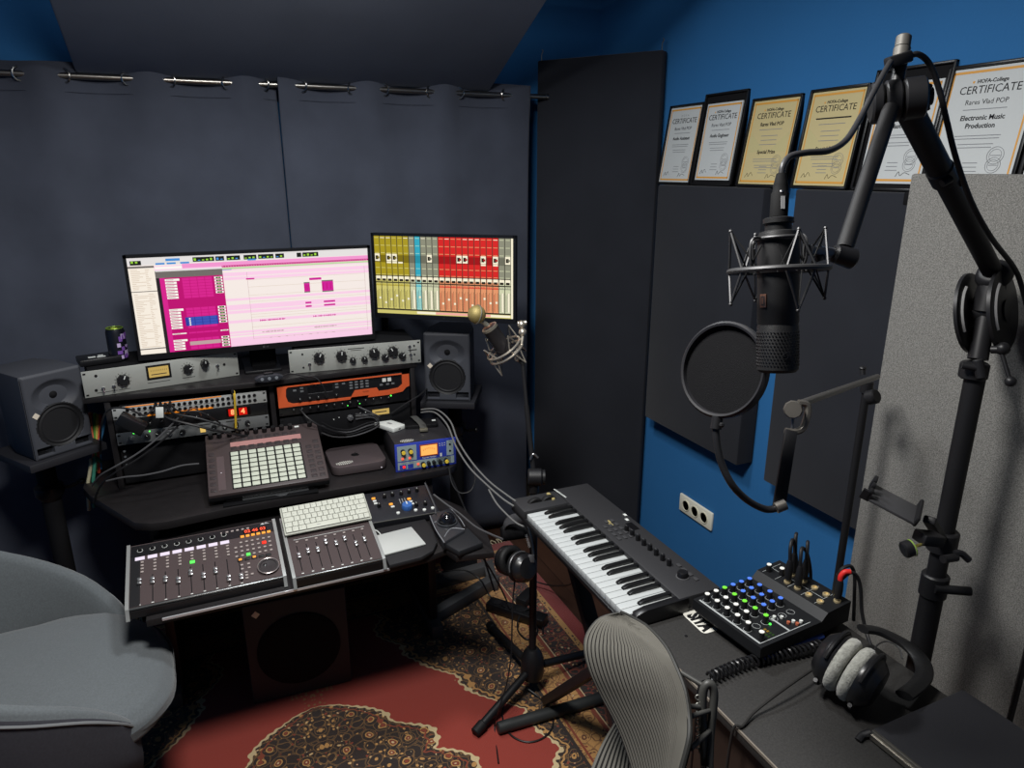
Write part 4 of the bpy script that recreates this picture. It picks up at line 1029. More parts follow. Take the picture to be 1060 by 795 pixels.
for x in (-.024,0,.024): b.lathe([(.006,0),(.005,.0015),(1e-6,.0015)],M('lens_grey',(110,114,120),.2),(x,-.0125,.016),(0,-1,0),n=12)
b.obj('lens', t); b = B(); b.box(-.016,-.006,.028,.016,.012,.036,blacksatin,bev=.003); b.obj('clip', t)
b = B(); b.tube([(.045,.0,.016),(.075,.02,.016),(.12,.0,.006),(.155,-.035,.003),(.175,-.05,-.03),(.185,-.05,-.07)],.0022,black,6); b.obj('cable', t)
# ============================================================ right side: table, music keyboard, mixer
def WB(root): b = B(); b.M = root.matrix_world.inverted(); return b
tabm = M('table_black', (44,43,42), .62, noise_=.22, nscale=260, bump=.12, bscale=600); woodm = M('table_wood', (52,40,34), .5, noise_=.2, nscale=10)
TB = .78
t = thing('side_table', 'long black topped table along the right wall carrying the small mixer', 'table', T(1.01,.70,0))
b = WB(t); b.box(.795,.20,TB-.026,1.222,1.112,TB, tabm, bev=.003); b.obj('table_top', t)
b = WB(t); b.box(.7935,.20,TB-.006,.7965,1.112,TB-.0005, M('table_edge',(120,112,102),.5)); b.obj('edge_band', t)
b = WB(t); b.box(.815,.22,TB-.30,.835,1.09,TB-.026, woodm); b.obj('apron', t)
for x in (.83,1.17):
    for y in (.24,1.04): b = WB(t); b.box(x,y,RUGZ,x+.035,y+.035,TB-.026,woodm,bev=.003); b.obj('leg', t)
b = WB(t); b.cyl((.872,1.045,TB),(.872,1.045,TB+.0012),.0035,blackmatte); b.obj('screw_plug', t)
# sticker
q = [onz(*p,TB+.0008) for p in ((705.5,635),(728.5,656.5),(747,651),(722,631.5))]
A = frame(q[0], q[1]-q[0], q[3]-q[0]); W, D = (q[1]-q[0]).length, (q[3]-q[0]).length
A.translation.z = TB+.0004
t = thing('sticker', 'white rounded sticker with bold black letters on the black table', 'sticker', A)
b = B(); b.prism([(x+W/2,y+D/2) for x,y in rsq(W,D,.010)], 0, .0006, M('sticker_white',(214,212,202),.5)); b.obj('sheet', t)
b = B(); b.text('SITA', .048, W*.52, D*.50, .0009, black, bold=.0028, sx=.66); b.obj('lettering', t)
# ---- music keyboard on its stand
KX0, KX1, KY0, KY1, KZ = .764, 1.022, 1.116, 1.745, .725
t = thing('music_keyboard', 'black music keyboard with white keys, knobs and a big dial, against the right wall', 'keyboard', T((KX0+KX1)/2,(KY0+KY1)/2,KZ))
kbm = M('keyboard_black', (44,44,46), .5, bump=.08, bscale=500)
b = WB(t); b.prism([(KX0+.004,KZ+.066),(KX0+.004,KZ+.056),(KX0+.06,KZ+.014),(KX0+.10,KZ),(KX1-.03,KZ),(KX1,KZ+.03),(KX1,KZ+.066)],-(KY1-KY0),0,kbm,bev=.002,L=frame((0,KY0,0),(1,0,0),(0,0,1))); b.obj('base', t)
b = WB(t); b.box(.905,KY0+.002,KZ+.05,KX1,KY1,KZ+.094,kbm,bev=.004); b.obj('control_panel', t)
b = WB(t); b.box(KX0,1.655,KZ+.058,.91,KY1,KZ+.090,kbm,bev=.005); b.obj('wheel_block', t)
b = WB(t); b.box(KX0,KY0-.003,KZ+.054,KX0+.007,KY1,KZ+.066,blacksatin,bev=.002); b.obj('front_rail', t)
b = WB(t); b.prism([(KX0+.016,KZ+.04),(.93,KZ+.04),(.93,KZ+.093),(KX0+.055,KZ+.091),(KX0+.028,KZ+.085),(KX0+.016,KZ+.070)], 0, .020, blacksatin, bev=.002, L=frame((0,KY0+.018,0),(1,0,0),(0,0,1))); b.obj('end_cheek', t)
keyw = M('piano_white', (176,180,180), .35); keyb = M('piano_black', (16,16,17), .3)
pit = .02275; y0 = 1.652; wk = B(); wk.box(.0,-pit+.0009,0,.135,-.0004,.018,keyw,bev=.0015); wkp = proto(wk,'white_key')
bkq = B(); bkq.prism([(.0,.0),(.002,.004),(.014,.0085),(.09,.0095),(.09,0)], -.0056,.0056, keyb, bev=.001, L=frame((0,0,0),(1,0,0),(0,0,1))); bkp = proto(bkq,'black_key')
inv = t.matrix_world.inverted()
for i in range(23): put(wkp,'white_key',t,inv @ T(.772,y0-i*pit,KZ+.064))
for o_ in range(4):
    for k, f in ((0,.94),(1,2.06),(3,3.92),(4,5.0),(5,6.08)):
        n = o_*7+f
        if n < 22.5: put(bkp,'black_key',t,inv @ T(.818,y0-n*pit,KZ+.082))
Ztop = KZ+.0945
for k in range(8):
    p = onz(648+0*k,550,Ztop)
    a_, c_ = onz(648.5,549.5,Ztop), onz(692.5,585,Ztop); p = a_.lerp(c_, k/7)
    q = knob_b(.0062,.015,blacksatin,line=grey).obj('knob',t); q.matrix_basis = inv @ T(p.x,p.y,Ztop)
p = onz(706.5,597,Ztop); q = B(); q.lathe([(.0135,0),(.0125,.012),(.011,.014),(1e-6,.014)],blacksatin,n=24); q.lathe([(.016,0),(.0155,.0015),(1e-6,.0015)],M('dial_ring',(80,80,82),.4)); q = q.obj('dial',t); q.matrix_basis = inv @ T(p.x,p.y,Ztop)
kbq = B(); kbq.box(-.005,-.007,0,.005,.007,.002,M('panel_button',(58,58,60),.5),bev=.0006); kbp = proto(kbq,'button')
for j in range(5):
    for i in range(3):
        if (i,j) == (0,0): continue
        put(kbp,'button',t,inv @ T(.925+i*.018,1.50-j*.0235,Ztop))
for j in range(4): put(kbp,'button',t,inv @ T(.990,1.235-j*.022,Ztop))
b = WB(t); b.box(.985,1.43,Ztop-.0005,1.005,1.47,Ztop+.0006,M('lcd_dark')); b.obj('display', t)
b = WB(t)
pa, pb_ = onz(573.5,506.5,Ztop), onz(585,514.5,Ztop)
L = frame(pa, pb_-pa, V((0,0,1)).cross(pb_-pa)); b.text('KOMPLETE KONTROL', (pb_-pa).length/8.2, 0, 0, .0004, white, L=L, al='LEFT', bold=.0003, sx=.9)
for px in ((647,533),(649,538)): p = onz(*px,Ztop); b.box(p.x-.004,p.y-.006,Ztop,p.x+.004,p.y+.006,Ztop+.0008,white)
b.obj('lettering', t)
b = WB(t)
for px in ((568,512),(572,516),(630,541),(632.5,544)): p = onz(*px,Ztop-.003); b.box(p.x-.004,p.y-.006,Ztop-.006,p.x+.004,p.y+.006,Ztop+.001,M('button_warm',(225,205,140),.5,0,.5))
b.obj('lit_button', t)
for x in (.80,.845):
    b = WB(t); b.lathe([(.026,-.008),(.028,-.004),(.028,.004),(.026,.008)],rubber,(x+.02,1.70,KZ+.074),(0,1,0),n=28); b.obj('pitch_wheel' if x == .80 else 'modulation_wheel', t)
# stand
st = thing('keyboard_stand', 'black folding stand with crossed legs under the music keyboard', 'stand', T(.9,1.43,0))
leg = M('stand_black', (30,30,33), .5)
for x in (.87,.98):
    b = WB(st); bar(b,(x,1.13,KZ-.014),(x,1.74,KZ-.014),.03,.024,leg); b.obj('rail', st)
for s,(ya,yb) in ((0,(1.74,1.18)),(1,(1.20,1.70))):
    x = .895+.03*s; b = WB(st); bar(b,(x,ya,.05),(x,yb,KZ-.03),.045,.028,leg); b.obj('leg', st)
for y in (1.710,1.20):
    b = WB(st); b.cyl((.70 if y > 1.5 else .78,y,RUGZ+.020),(1.16,y-.02,RUGZ+.020),.0195,M('foot_tube',(44,46,46),.45),n=16,bev=.003); b.obj('foot', st)
for y in (1.18,1.72): b = WB(st); bar(b,(.86,y,KZ-.034),(1.0,y,KZ-.034),.03,.02,leg); b.obj('cross_bar', st)
b = WB(st); b.cyl((.875,1.455,.385),(.945,1.455,.385),.02,steel); b.obj('pivot', st)
# ---- mixer
MXA = T(1.079,1.008,TB,radians(5.46))
mx = thing('audio_mixer', 'small black mixing desk with white, green and blue capped knobs on the table', 'mixer', MXA)
mxm = M('mixer_black', (23,24,26), .5); mxl = M('mixer_line', (168,172,172), .5)
# local: x away from the viewer's left edge (0 at the fader edge), y along the table (far is +)
X0, X1, Y0, Y1 = -.150, .125, -.097, .097
zt = lambda x: .040+.030*(x-X0)/(X1-X0)
def slab(b, xa, xb, za0, zb0, za1, zb1, y0_, y1_, m):
    vs = [(xa,y0_,za0),(xb,y0_,zb0),(xb,y1_,zb0),(xa,y1_,za0),(xa,y0_,za1),(xb,y0_,zb1),(xb,y1_,zb1),(xa,y1_,za1)]
    b.geo(vs,[(3,2,1,0),(4,5,6,7),(0,1,5,4),(1,2,6,5),(2,3,7,6),(3,0,4,7)],m)
b = B(); slab(b,X0+.022,X1-.005,.002,.002,.02,.02,Y0+.018,Y1-.018,blackmatte)
for (xa,xb,za,zb_,ta,tb_) in ((X0,.033,.028,.02,.052,.050),(.033,.050,.02,.02,.050,.066),(.050,X1,.02,.02,.066,.070)): slab(b,xa,xb,za,zb_,ta,tb_,Y0,Y1,mxm)
b.geo([(X0+.018,Y0+.014,.008),(X0+.018,Y1-.014,.008),(X0,Y1,.028),(X0,Y0,.028)],[(0,1,2,3)],mxm); b.obj('case', mx)
LP = frame((X0,0,.052),(.183,0,-.002),(0,1,0)); LR = frame((.050,0,.066),(.08,0,.004),(0,1,0))
b = B(); b.M = LP
b.box(.008,Y0+.010,0,.012,Y1-.010,.0006,mxl); b.box(.008,Y0+.010,0,.16,Y0+.0115,.0006,mxl)
b.box(.095,Y0+.012,0,.099,Y0+.060,.0006,mxl)
Rn = random.Random(2)
for i in range(5):
    for j in range(6):
        x, y = .022+j*.0262, Y1-.020-i*.0295
        b.torus((x,y,.0004),.0085,.0004,mxl,n=16,k=4)
b.M = LR
for k in range(5): b.box(.004,Y1-.012-k*.036,0,.064,Y1-.0128-k*.036,.0006,mxl)
for k in range(4): b.box(.034,Y1-.015-k*.036,0,.0348,Y1-.045-k*.036,.0006,mxl)
b.obj('lettering', mx)
wc, gc, bc_ = M('cap_white',(228,228,222),.4), M('cap_green',(120,226,64),.4), M('cap_blue',(84,128,236),.4)
kp = {k: proto(knob_b(.0062,.018,black,m_,None,12),'knob') for k, m_ in (('w',wc),('g',gc),('b',bc_))}
caps = ['w','w','g','b','b','b']
for i in range(4):
    for j, k in enumerate(caps): put(kp[k],'knob',mx,LP @ T(.022+j*.0262,Y1-.020-i*.0295,0))
put(kp['w'],'knob',mx,LP @ T(.022,Y1-.020-4*.0295,0)); put(kp['g'],'knob',mx,LP @ T(.0744,Y1-.020-4*.0295,0)); put(kp['w'],'knob',mx,LP @ T(.022,Y0+.020,0))
for x, y in ((.006+.012,Y1-.018),(.030,Y1-.045)): put(kp['w'],'knob',mx,LR @ T(x,y,0))
b = B(); b.M = LP
for i in range(4):
    for j in range(2): b.box(.040+j*.012,Y0+.016+i*.007,0,.046+j*.012,Y0+.020+i*.007,.001,M('led_amber',(190,150,60),.4,0,.4) if i > 1 else M('led_dim',(80,120,60),.4,0,.2))
b.sph((.078,Y0+.046,.001),.003,ledg,8); b.obj('level_light', mx)
b = B(); b.M = LP
for x, y, m_ in ((.118,Y0+.050,white),(.104,Y0+.058,white),(.128,Y0+.028,white),(.142,Y0+.020,white),(.115,Y0+.030,M('button_rust',(168,92,66),.5)),(.128,Y0+.018,M('button_rust',()))): b.cyl((x,y,0),(x,y,.005),.0038,m_,n=10)
b.obj('button', mx)
jk2 = B(); jk2.lathe([(.0078,0),(.0076,.0035),(.0045,.004),(.0045,.001),(1e-6,.001)],M('jack_ring',(226,206,160),.35,.7),n=16); jp2 = proto(jk2,'jack_socket')
socks = [(.018+.0,Y1-.072),(.05,Y1-.058),(.018,Y1-.100),(.05,Y1-.090),(.018,Y1-.130),(.05,Y1-.120),(.018,Y1-.160),(.05,Y1-.150),(.05,Y1-.178)]
for x, y in socks: put(jp2,'jack_socket',mx,LR @ T(x,y,0))
# plugs standing in the mixer, their cables curving away
def plugcable(x, y, label, pts, red=False, h=.045):
    p = MXA @ LR @ V((x,y,0)); t = thing('jack_cable', label, 'cable', T(p.x,p.y,p.z), 'cables plugged into the mixer')
    sl_ = M('plug_red',(196,40,36),.5) if red else black
    b = B(); b.cyl((0,0,.002),(0,0,.012),.0042,M('plug_metal'),n=10); b.lathe([(.0078,.010),(.0084,.03),(.0076,h),(.0052,h+.012),(1e-6,h+.013)],black,n=14); b.obj('plug', t)
    if red: b = B(); b.tube([(0,0,h+.006),(.0,.0,h+.018),(.006,-.003,h+.028),(.016,-.008,h+.029)],.0058,sl_,10); b.obj('red_sleeve', t)
    b = B(); b.tube([(0,0,h+.008)]+pts,.004,M('cable_black',(26,26,28),.5),8); b.obj('cable', t)
plugcable(.018,Y1-.072,'black jack cable plugged into the mixer, nearest of the bunch to the knobs',[(0,.004,.085),(.016,.016,.097),(.04,.03,.07),(.075,.045,.0),(.10,.05,-.06)])
plugcable(.05,Y1-.058,'black jack cable plugged into the mixer, farthest of the bunch from the knobs',[(0,.004,.085),(.012,.014,.098),(.03,.03,.07),(.055,.045,.0),(.07,.05,-.06)])
plugcable(.05,Y1-.090,'black jack cable plugged into the mixer, the right one of the bunch of plugs',[(0,.002,.08),(.010,.012,.094),(.032,.03,.065),(.06,.05,.0),(.075,.055,-.06)])
plugcable(.018,Y1-.100,'black jack cable plugged into the mixer, in the middle of the bunch of plugs',[(0,.003,.08),(.014,.014,.092),(.05,.03,.06),(.085,.045,.0),(.10,.05,-.06)])
plugcable(.05,Y1-.178,'jack cable with a red sleeve plugged into the near corner of the mixer',[(.016,-.008,h_) for h_ in (.072,)]+[(.032,-.014,.062),(.042,-.02,.03),(.046,-.028,-.02),(.044,-.05,-.062),(.02,-.09,-.075)],True)
plugcable(.06,Y1-.165,'black jack cable looping beside the red sleeved plug on the mixer',[(.006,-.002,.07),(.026,-.006,.074),(.040,-.008,.05),(.045,-.012,-.0),(.045,-.02,-.06)])
# blue rod and coil cord in front of the mixer
t = thing('coiled_cord', 'black coiled cord lying on the table along the front of the mixer', 'cord', T(0,0,0))
pa, pb_ = onz(735,702,TB+.012), onz(848,665,TB+.012)
t.matrix_world = T(pa.x,pa.y,TB)
pts = []; d = (pb_-pa); n = 25; side = V((0,0,1)).cross(d).normalized()
for k in range(n*10+1):
    a = 2*pi*k/10; u = k/(n*10); wob = .008*sin(u*5)
    pts.append(V((0,0,.0125))+V((d.x,d.y,0))*u+side*(.0105*cos(a)+wob)+V((0,0,.0105*sin(a))))
b = B(); b.tube(pts,.0029,M('cord_rubber',(20,20,22),.35),6,sm=0); b.obj('coil', t)
b = B(); b.tube([(0,0,.006),(-.014,.0,.010),(-.024,-.004,.012),(-.034,-.008,.0),(-.037,-.012,-.05),(-.037,-.012,-.3)],.0024,M('cord_rubber'),6); b.obj('straight_end', t)
t = thing('blue_rod', 'glossy blue rod lying on the table between the mixer and the coiled cord', 'pen', T(0,0,0))
pa2, pb2 = onz(790,681,TB+.0065), onz(852,658,TB+.0065); t.matrix_world = T(pa2.x,pa2.y,TB)
b = WB(t); b.cyl(pa2,pb2,.0062,M('rod_blue',(52,84,170),.25),n=16,bev=.002); b.obj('barrel', t)
# ---- closed back studio headphones with grey pads
def cup(b1, c, ax, R, Tk, m, pad, padm):
    ax = V(ax).normalized(); c = V(c)
    b1.lathe([(R*.5,-.002),(R*.98,0),(R*1.02,.006),(R*1.0,.016),(R*.93,.022),(R*.78,.030),(R*.70,.034),(1e-6,.036)],m,c,-ax,n=40)
hp = thing('headphones', 'black studio headphones with light grey ear pads lying on the table', 'headphones', T(1.07,.77,TB))
ax = (CR*.64-CU*.40-CF*.66).normalized()
c1 = onz(868,685,TB+.074); c2 = c1+ax*.044
for i, c in enumerate((c1, c2)):
    s = 1 if i == 0 else -1
    b = WB(hp); cup(b, c, ax*s, .0525, .03, M('cup_black',(26,26,28),.3), 0, 0); ec_ = b.obj('ear_cup', hp)
    b = WB(hp); b.torus(c+ax*s*.008, .0430, .0130, M('pad_velour',(158,158,150),.95,noise_=.25,nscale=120,bump=.6,bscale=260,sheen=.3), ax, n=48, k=12); b.obj('ear_pad', ec_, label='light grey velour ear pad')
    b = WB(hp); o_ = c-ax*s*.012; u_ = V((0,0,1)).cross(ax).normalized(); v_ = ax.cross(u_)
    b.tube([o_+u_*(.057*cos(a))*1+v_*(.057*sin(a)) for a in [radians(-150+k*20) for k in range(0,16)]],.0042,M('yoke_black',(30,30,32),.35,.3),8,sm=2); b.obj('yoke', hp)
h1 = c1+V((.02,-.0,.05)); h2 = c2+V((.06,-.02,.02))
b = WB(hp); z_ = TB+.05
pts = [onz(893,651,TB+.06),onz(908,653,TB+.05),onz(925,660,TB+.042),onz(941,670,TB+.036),onz(953,683,TB+.032),onz(957,697,TB+.03),onz(950,709,TB+.03),onz(936,720,TB+.035)]
b.tube(pts,.0165,M('band_leather',(22,22,23),.4,bump=.4,bscale=60),10,flat=.5,up=(.1,.2,.95)); b.obj('headband', hp)
b = WB(hp); b.tube([onz(903,678,TB+.06),onz(908,668,TB+.06),onz(918,664,TB+.06),onz(930,670,TB+.055),onz(934,682,TB+.05)],.0016,steel,6); b.obj('wire', hp)
t = thing('headphone_cable', 'thin black cable running from the headphones over the table edge', 'cable', T(c1.x,c1.y,TB))
b = WB(t); p0 = onz(846,690,TB+.03); pts = [p0, onz(825,704,TB+.03), onz(800,722,TB+.022), onz(780,738,TB+.010), onz(768,752,TB+.004), V((.790,.793,TB+.004)), V((.785,.795,TB-.04)), V((.784,.80,TB-.25)), V((.786,.82,TB-.5))]
b.tube(pts,.0027,M('cable_grey',(40,39,38),.45),8); b.obj('cord', t)
# ---- black folding case at the near end
q = [onz(901,755,TB+.018), onz(1000,712,TB+.018)]
CA = T(0,0,0)
t = thing('black_case', 'flat black case with a metal hinge strip at the near end of the table', 'case', T(1.10,.52,TB))
A_, B_ = onz(901,755,TB+.017), onz(1012,706,TB+.017)
dx = (B_-A_); dx.z = 0; nrm_ = V((dx.y,-dx.x,0)).normalized()
w_ = min(dx.length, .25); L = frame((A_.x,A_.y,TB+.001), dx, -nrm_)
b = WB(t); b.box(0,-.30,0,w_,0,.016,M('case_black',(36,36,40),.6,bump=.3,bscale=700),bev=.004,L=L); b.obj('cover', t)
b = WB(t); b.box(-.002,-.30,.005,.004,-.004,.0185,M('strip_metal',(150,146,138),.3,.9),bev=.001,L=L); b.box(-.006,-.30,.003,-.002,-.006,.012,M('strip_metal'),L=L); b.obj('hinge_strip', t)
b = WB(t); b.tube([A_+V((0,0,-.004)), onz(893,760,TB+.008), onz(888,766,TB+.004)],.006,black,8,flat=.4,up=(0,0,1)); b.obj('strap', t)
# ============================================================ microphones and stands
boomm = M('boom_black', (24,24,26), .5, .1); knm = M('knuckle_black', (28,28,30), .42, .1)
pt = onx(1010,388,1.275); PX, PY, PZ = pt.x, pt.y, pt.z
dpole = (pt-CO).dot(CF)
bs = thing('boom_stand', 'heavy black boom stand whose bent arm reaches over to the hanging microphone', 'microphone stand', T(PX,PY,0))
b = WB(bs); b.cyl((PX,PY,.03),(PX,PY,PZ),.0175,boomm,n=20); b.obj('pole', bs)
zc = onx(962,600,PX).z; b = WB(bs); b.cyl((PX,PY,.03),(PX,PY,zc),.0215,boomm,n=20); b.cyl((PX,PY,zc-.03),(PX,PY,zc+.02),.0255,black,n=20,bev=.003); b.cyl((PX-.02,PY-.015,zc),(PX+.05*CR.x-.01,PY+.05*CR.y-.03,zc),.009,black,n=12); b.obj('lower_tube', bs)
for a in (20,140,260):
    b = WB(bs); a = radians(a); r_ = .045
    b.cyl((PX,PY,.10),(PX+r_*cos(a),PY+r_*sin(a),.02),.012,boomm); b.obj('leg', bs)
b = WB(bs); b.lathe([(.043,0),(.043,.012),(.03,.03),(1e-6,.03)],boomm,(PX,PY,0),n=32); b.obj('base', bs)
P = lambda x, y, d: dep(x, y, d)
d0 = dpole
# collar with wing bolt at the pole top
b = WB(bs); c = P(1008,384,d0); b.cyl(c-V((0,0,.014)),c+V((0,0,.016)),.024,knm,n=20,bev=.003); b.cyl(P(996,378,d0-.02),P(1012,381,d0-.03),.0065,knm,n=12); b.cyl(P(1012,372,d0-.03),P(1016,392,d0-.03),.009,knm,n=12,bev=.002); b.obj('collar', bs)
# slotted tilting plates
axk = (CR*.62 - CF*.78).normalized()
kc = P(1021,323,d0)
def plate(c, r):
    b = WB(bs); F_ = zto(c, axk)
    b.lathe([(r*.9,-.005),(r,-.003),(r,.003),(r*.9,.005)],knm,c,axk,n=36)
    return b
b = plate(kc-axk*.026, .074); b.obj('tilt_plate', bs); b = plate(kc+axk*.026, .074); b.obj('tilt_plate', bs)
for s in (-1,1):
    c = kc+axk*(s*.026+.0055); F_ = zto(c, axk); b = WB(bs); up_ = V((0,0,1)); e1 = (up_-axk*up_.dot(axk)).normalized(); e2 = axk.cross(e1)
    for sg in (1,):
        b.tube([c+e1*(.058*cos(a))+e2*(.058*sin(a))*sg for a in [radians(30+k*11) for k in range(9)]],.0036,M('slot_pale',(150,150,150),.5),6)
    b.obj('slot', bs)
b = WB(bs); b.cyl(kc-axk*.03,kc+axk*.034,.02,knm,n=20); b.cyl(P(1012,372,d0),kc,.017,knm,n=16); b.cyl(kc,P(1030,284,d0-.01),.026,knm,r1=.022,n=20); b.obj('hub', bs)
b = WB(bs); k1 = P(1036,362,d0-.05); k2 = P(1046,395,d0-.06); b.cyl(P(1026,362,d0-.04),k1,.007,knm); b.sph(P(1038,361,d0-.05),.012,knm,12); b.cyl(k1,k2,.0035,knm,n=8); b.sph(k2,.0095,knm,14); b.obj('ball_lever', bs)
# main arm up to the elbow
de = 1.03; A0, A1 = P(1030,286,d0-.01), P(938,108,de)
b = WB(bs); q1 = A0.lerp(A1,.62); q2 = A0.lerp(A1,.68); b.cyl(A0,q1,.0165,boomm,n=20); b.cyl(q1-(A1-A0)*.015,q2,.0205,knm,n=20,bev=.003); b.cyl(q2,A1,.0185,boomm,n=20); b.obj('main_arm', bs)
b = WB(bs); b.lathe([(.030,0),(.031,.006),(.026,.016),(.020,.02)],knm,A0,(A1-A0),n=24); b.obj('arm_collar', bs)
b = WB(bs); b.cyl(q1+CR*.02,q1+CR*.03-CU*.008,.006,knm); b.cyl(P(975,190,1.1),P(984,185,1.1),.006,knm); b.obj('arm_clip', bs)
# elbow pucks
axe = (CR*.94+CU*.02-CF*.30).normalized(); ec = P(929,104,de)
b = WB(bs)
for o_, l_ in ((-.036,.016),(-.018,.022),(.006,.030)):
    b.lathe([(.026,0),(.0295,.003),(.0295,l_-.003),(.026,l_)],knm,ec+axe*o_,axe,n=32)
b.obj('elbow', bs)
b = WB(bs); c = ec+axe*.037
for k in range(6): a = 2*pi*k/6; e1 = (CU-axe*CU.dot(axe)).normalized(); e2 = axe.cross(e1); b.cyl(c,c+e1*(.019*cos(a))+e2*(.019*sin(a)),.005,knm,n=8)
b.lathe([(.013,0),(.012,.008),(1e-6,.008)],knm,c,axe,n=16); b.obj('elbow_knob', bs)
b = WB(bs); b.cyl(P(927,92,de),P(933,62,de),.0095,knm,n=16); b.cyl(P(932,62,de),P(934,50,de),.0115,M('bolt_steel',(92,90,86),.55,.4),n=16); b.cyl(P(934,50,de),P(936,37,de),.0105,M('bolt_steel'),n=16,bev=.002); b.obj('top_stub', bs)
b = WB(bs); bar(b, P(918,66,de-.01), P(942,58,de-.01), .018,.016,knm); b.obj('cable_clip', bs)
# drop arm
dm = .90; D0, D1 = P(922,112,de-.015), P(874,258,.935)
b = WB(bs); b.cyl(D0,D1,.0112,M('arm_satin',(24,24,26),.6,0),n=18); b.obj('drop_arm', bs)
b = WB(bs); e_ = P(872,262,.935); b.cyl(P(884,268,.935),P(862,262,.93),.0145,knm,r1=.012,n=18,bev=.003); b.cyl(P(862,262,.93),P(838,259,.92),.007,M('slot_steel',(120,120,122),.3,.9),n=12); b.cyl(P(846,256,.925),P(850,270,.925),.006,knm,n=12); b.obj('mount_joint', bs)
# ---- hanging microphone
mc = P(805.5,310,dm); mzt, mzb = 1.683, 1.497
max_ = (P(806,232,.902)-P(805,392,.922)).normalized(); e_ = max_.orthogonal().normalized()
MR = frame((0,0,0), V((0,1,0)).cross(max_), max_.cross(V((0,1,0)).cross(max_)))
MIC = Matrix.Translation(P(805.4,311,.912)) @ MR @ Matrix.Translation((0,0,-.093))
mic = thing('condenser_microphone', 'large black condenser microphone hanging upside down in its cradle', 'microphone', MIC)
H_ = mzt-mzb; bm_ = M('mic_black', (26,26,27), .5, bump=.12, bscale=900)
b = B(); b.lathe([(1e-6,0),(.022,0),(.0258,.004),(.0258,.060),(.0250,.0615),(.0250,.063),(.0258,.0645),(.0258,H_-.016),(.0245,H_-.010),(.0235,H_-.006),(.0165,H_-.004),(.0165,H_+.004),(.019,H_+.005),(.019,H_+.011),(.0165,H_+.012),(1e-6,H_+.012)],bm_,n=48); b.obj('body', mic)
b = B()
for k in range(40):
    for j in range(11):
        a = 2*pi*(k+.5*(j % 2))/40; r_ = .0262; z = .010+j*.0042; L = frame((r_*cos(a),r_*sin(a),z),(-sin(a),cos(a),0),(0,0,1))
        b.box(-.0009,-.0009,-.0005,.0009,.0009,.0003,blacksatin,L=L@Matrix.Rotation(pi/4,4,'Z'))
b.obj('grille', mic)
va = math.atan2(-mc.y,-mc.x)
def onmic(da, z, w, h, m, tk=.0008):
    a = va+da; b = B(); L = frame((.0258*cos(a),.0258*sin(a),z),(-sin(a),cos(a),0),(0,0,1)); b.box(-w/2,-h/2,0,w/2,h/2,tk,m,bev=.0003,L=L); return b,L
b, L = onmic(-.72,.093,.0095,.017,M('badge_copper',(150,110,92),.3,.8),.0016); b.box(-.0032,-.006,.0016,.0032,.006,.002,M('badge_dark',(46,40,40),.4),L=L); b.box(-.001,-.004,.002,.001,.004,.0024,M('badge_copper'),L=L); b.obj('badge', mic)
b, L = onmic(.35,.022,.001,.001,blacksatin); b.torus(L@V((0,0,.001)),.0035,.0006,M('emblem_dark',(60,60,62),.3,.8),(cos(va+.35),sin(va+.35),0),n=16,k=4); b.obj('emblem', mic)
# connector and cables
ct = P(809,180,dm); cb = MIC @ V((0,0,mzt-mzb+.012))
mcab = thing('microphone_cable', 'thick black cable curving from the top of the hanging microphone to the boom', 'cable', T(cb.x,cb.y,cb.z))
b = WB(mcab); dd = (ct-cb); b.lathe([(.0112,0),(.0112,.030),(.0095,.033),(.0095,dd.length*.72),(.0085,dd.length*.8),(.0065,dd.length),(1e-6,dd.length)],M('connector_black',(15,15,16),.75),cb,dd,n=20); b.obj('connector', mcab)
b = WB(mcab); m_ = cb.lerp(ct,.55); b.sph(m_-CF*.0093-CR*.002,.0028,M('slot_steel'),8); b.box(-.0025,-.008,0,.0025,.008,.0008,M('mark_grey'),L=frame(cb.lerp(ct,.3)-CF*.0112,CR,dd)); b.obj('latch', mcab)
b = WB(mcab); b.tube([ct,P(811,171,dm),P(818,162,dm+.005),P(835,158,dm+.01),P(858,156,dm+.02),P(876,145,dm+.04),P(890,123,dm+.07),P(903,98,de-.05),P(916,74,de-.03),P(922,64,de-.02)],.0042,M('cable_sheath',(44,44,46),.4),10); b.obj('cord', mcab)
mc2 = thing('microphone_cable', 'black cable looping from the boom elbow down along the main arm', 'cable', T(*P(942,58,de)))
b = WB(mc2); b.tube([P(940,60,de-.01),P(950,56,de-.01),P(962,66,de),P(972,92,de+.01),P(980,125,de+.02),P(990,165,de+.04),P(1006,210,de+.07),P(1026,246,de+.11),P(1049,276,d0-.08),P(1058,298,d0-.06),P(1068,340,d0-.04),P(1085,420,d0)],.0042,M('cable_black'),10); b.obj('cord', mc2)
# ---- shock mount
wire = M('mount_wire', (74,74,75), .5, .7)
sz = P(806,276,dm).z
sm_ = thing('shock_mount', 'dark wire cradle holding the hanging microphone in elastic bands', 'shock mount', MIC @ Matrix.Translation((0,0,.132)))
b = B(); b.torus((0,0,0),.0605,.0036,wire,n=48,k=8); b.obj('outer_ring', sm_)
b = B(); b.torus((0,0,.040),.0285,.0022,wire,n=36,k=8); b.torus((0,0,-.002),.0285,.0022,wire,n=36,k=8)
for k in range(4): a = va+pi/4+k*pi/2; c_, s_ = cos(a), sin(a); b.tube([(.0285*c_,.0285*s_,.040),(.040*c_,.040*s_,.040),(.046*c_,.046*s_,.032),(.046*c_,.046*s_,.012),(.038*c_,.038*s_,-.0),(.0285*c_,.0285*s_,-.002)],.0018,wire,6)
b.obj('inner_cage', sm_)
ca = math.atan2(CR.y,CR.x)
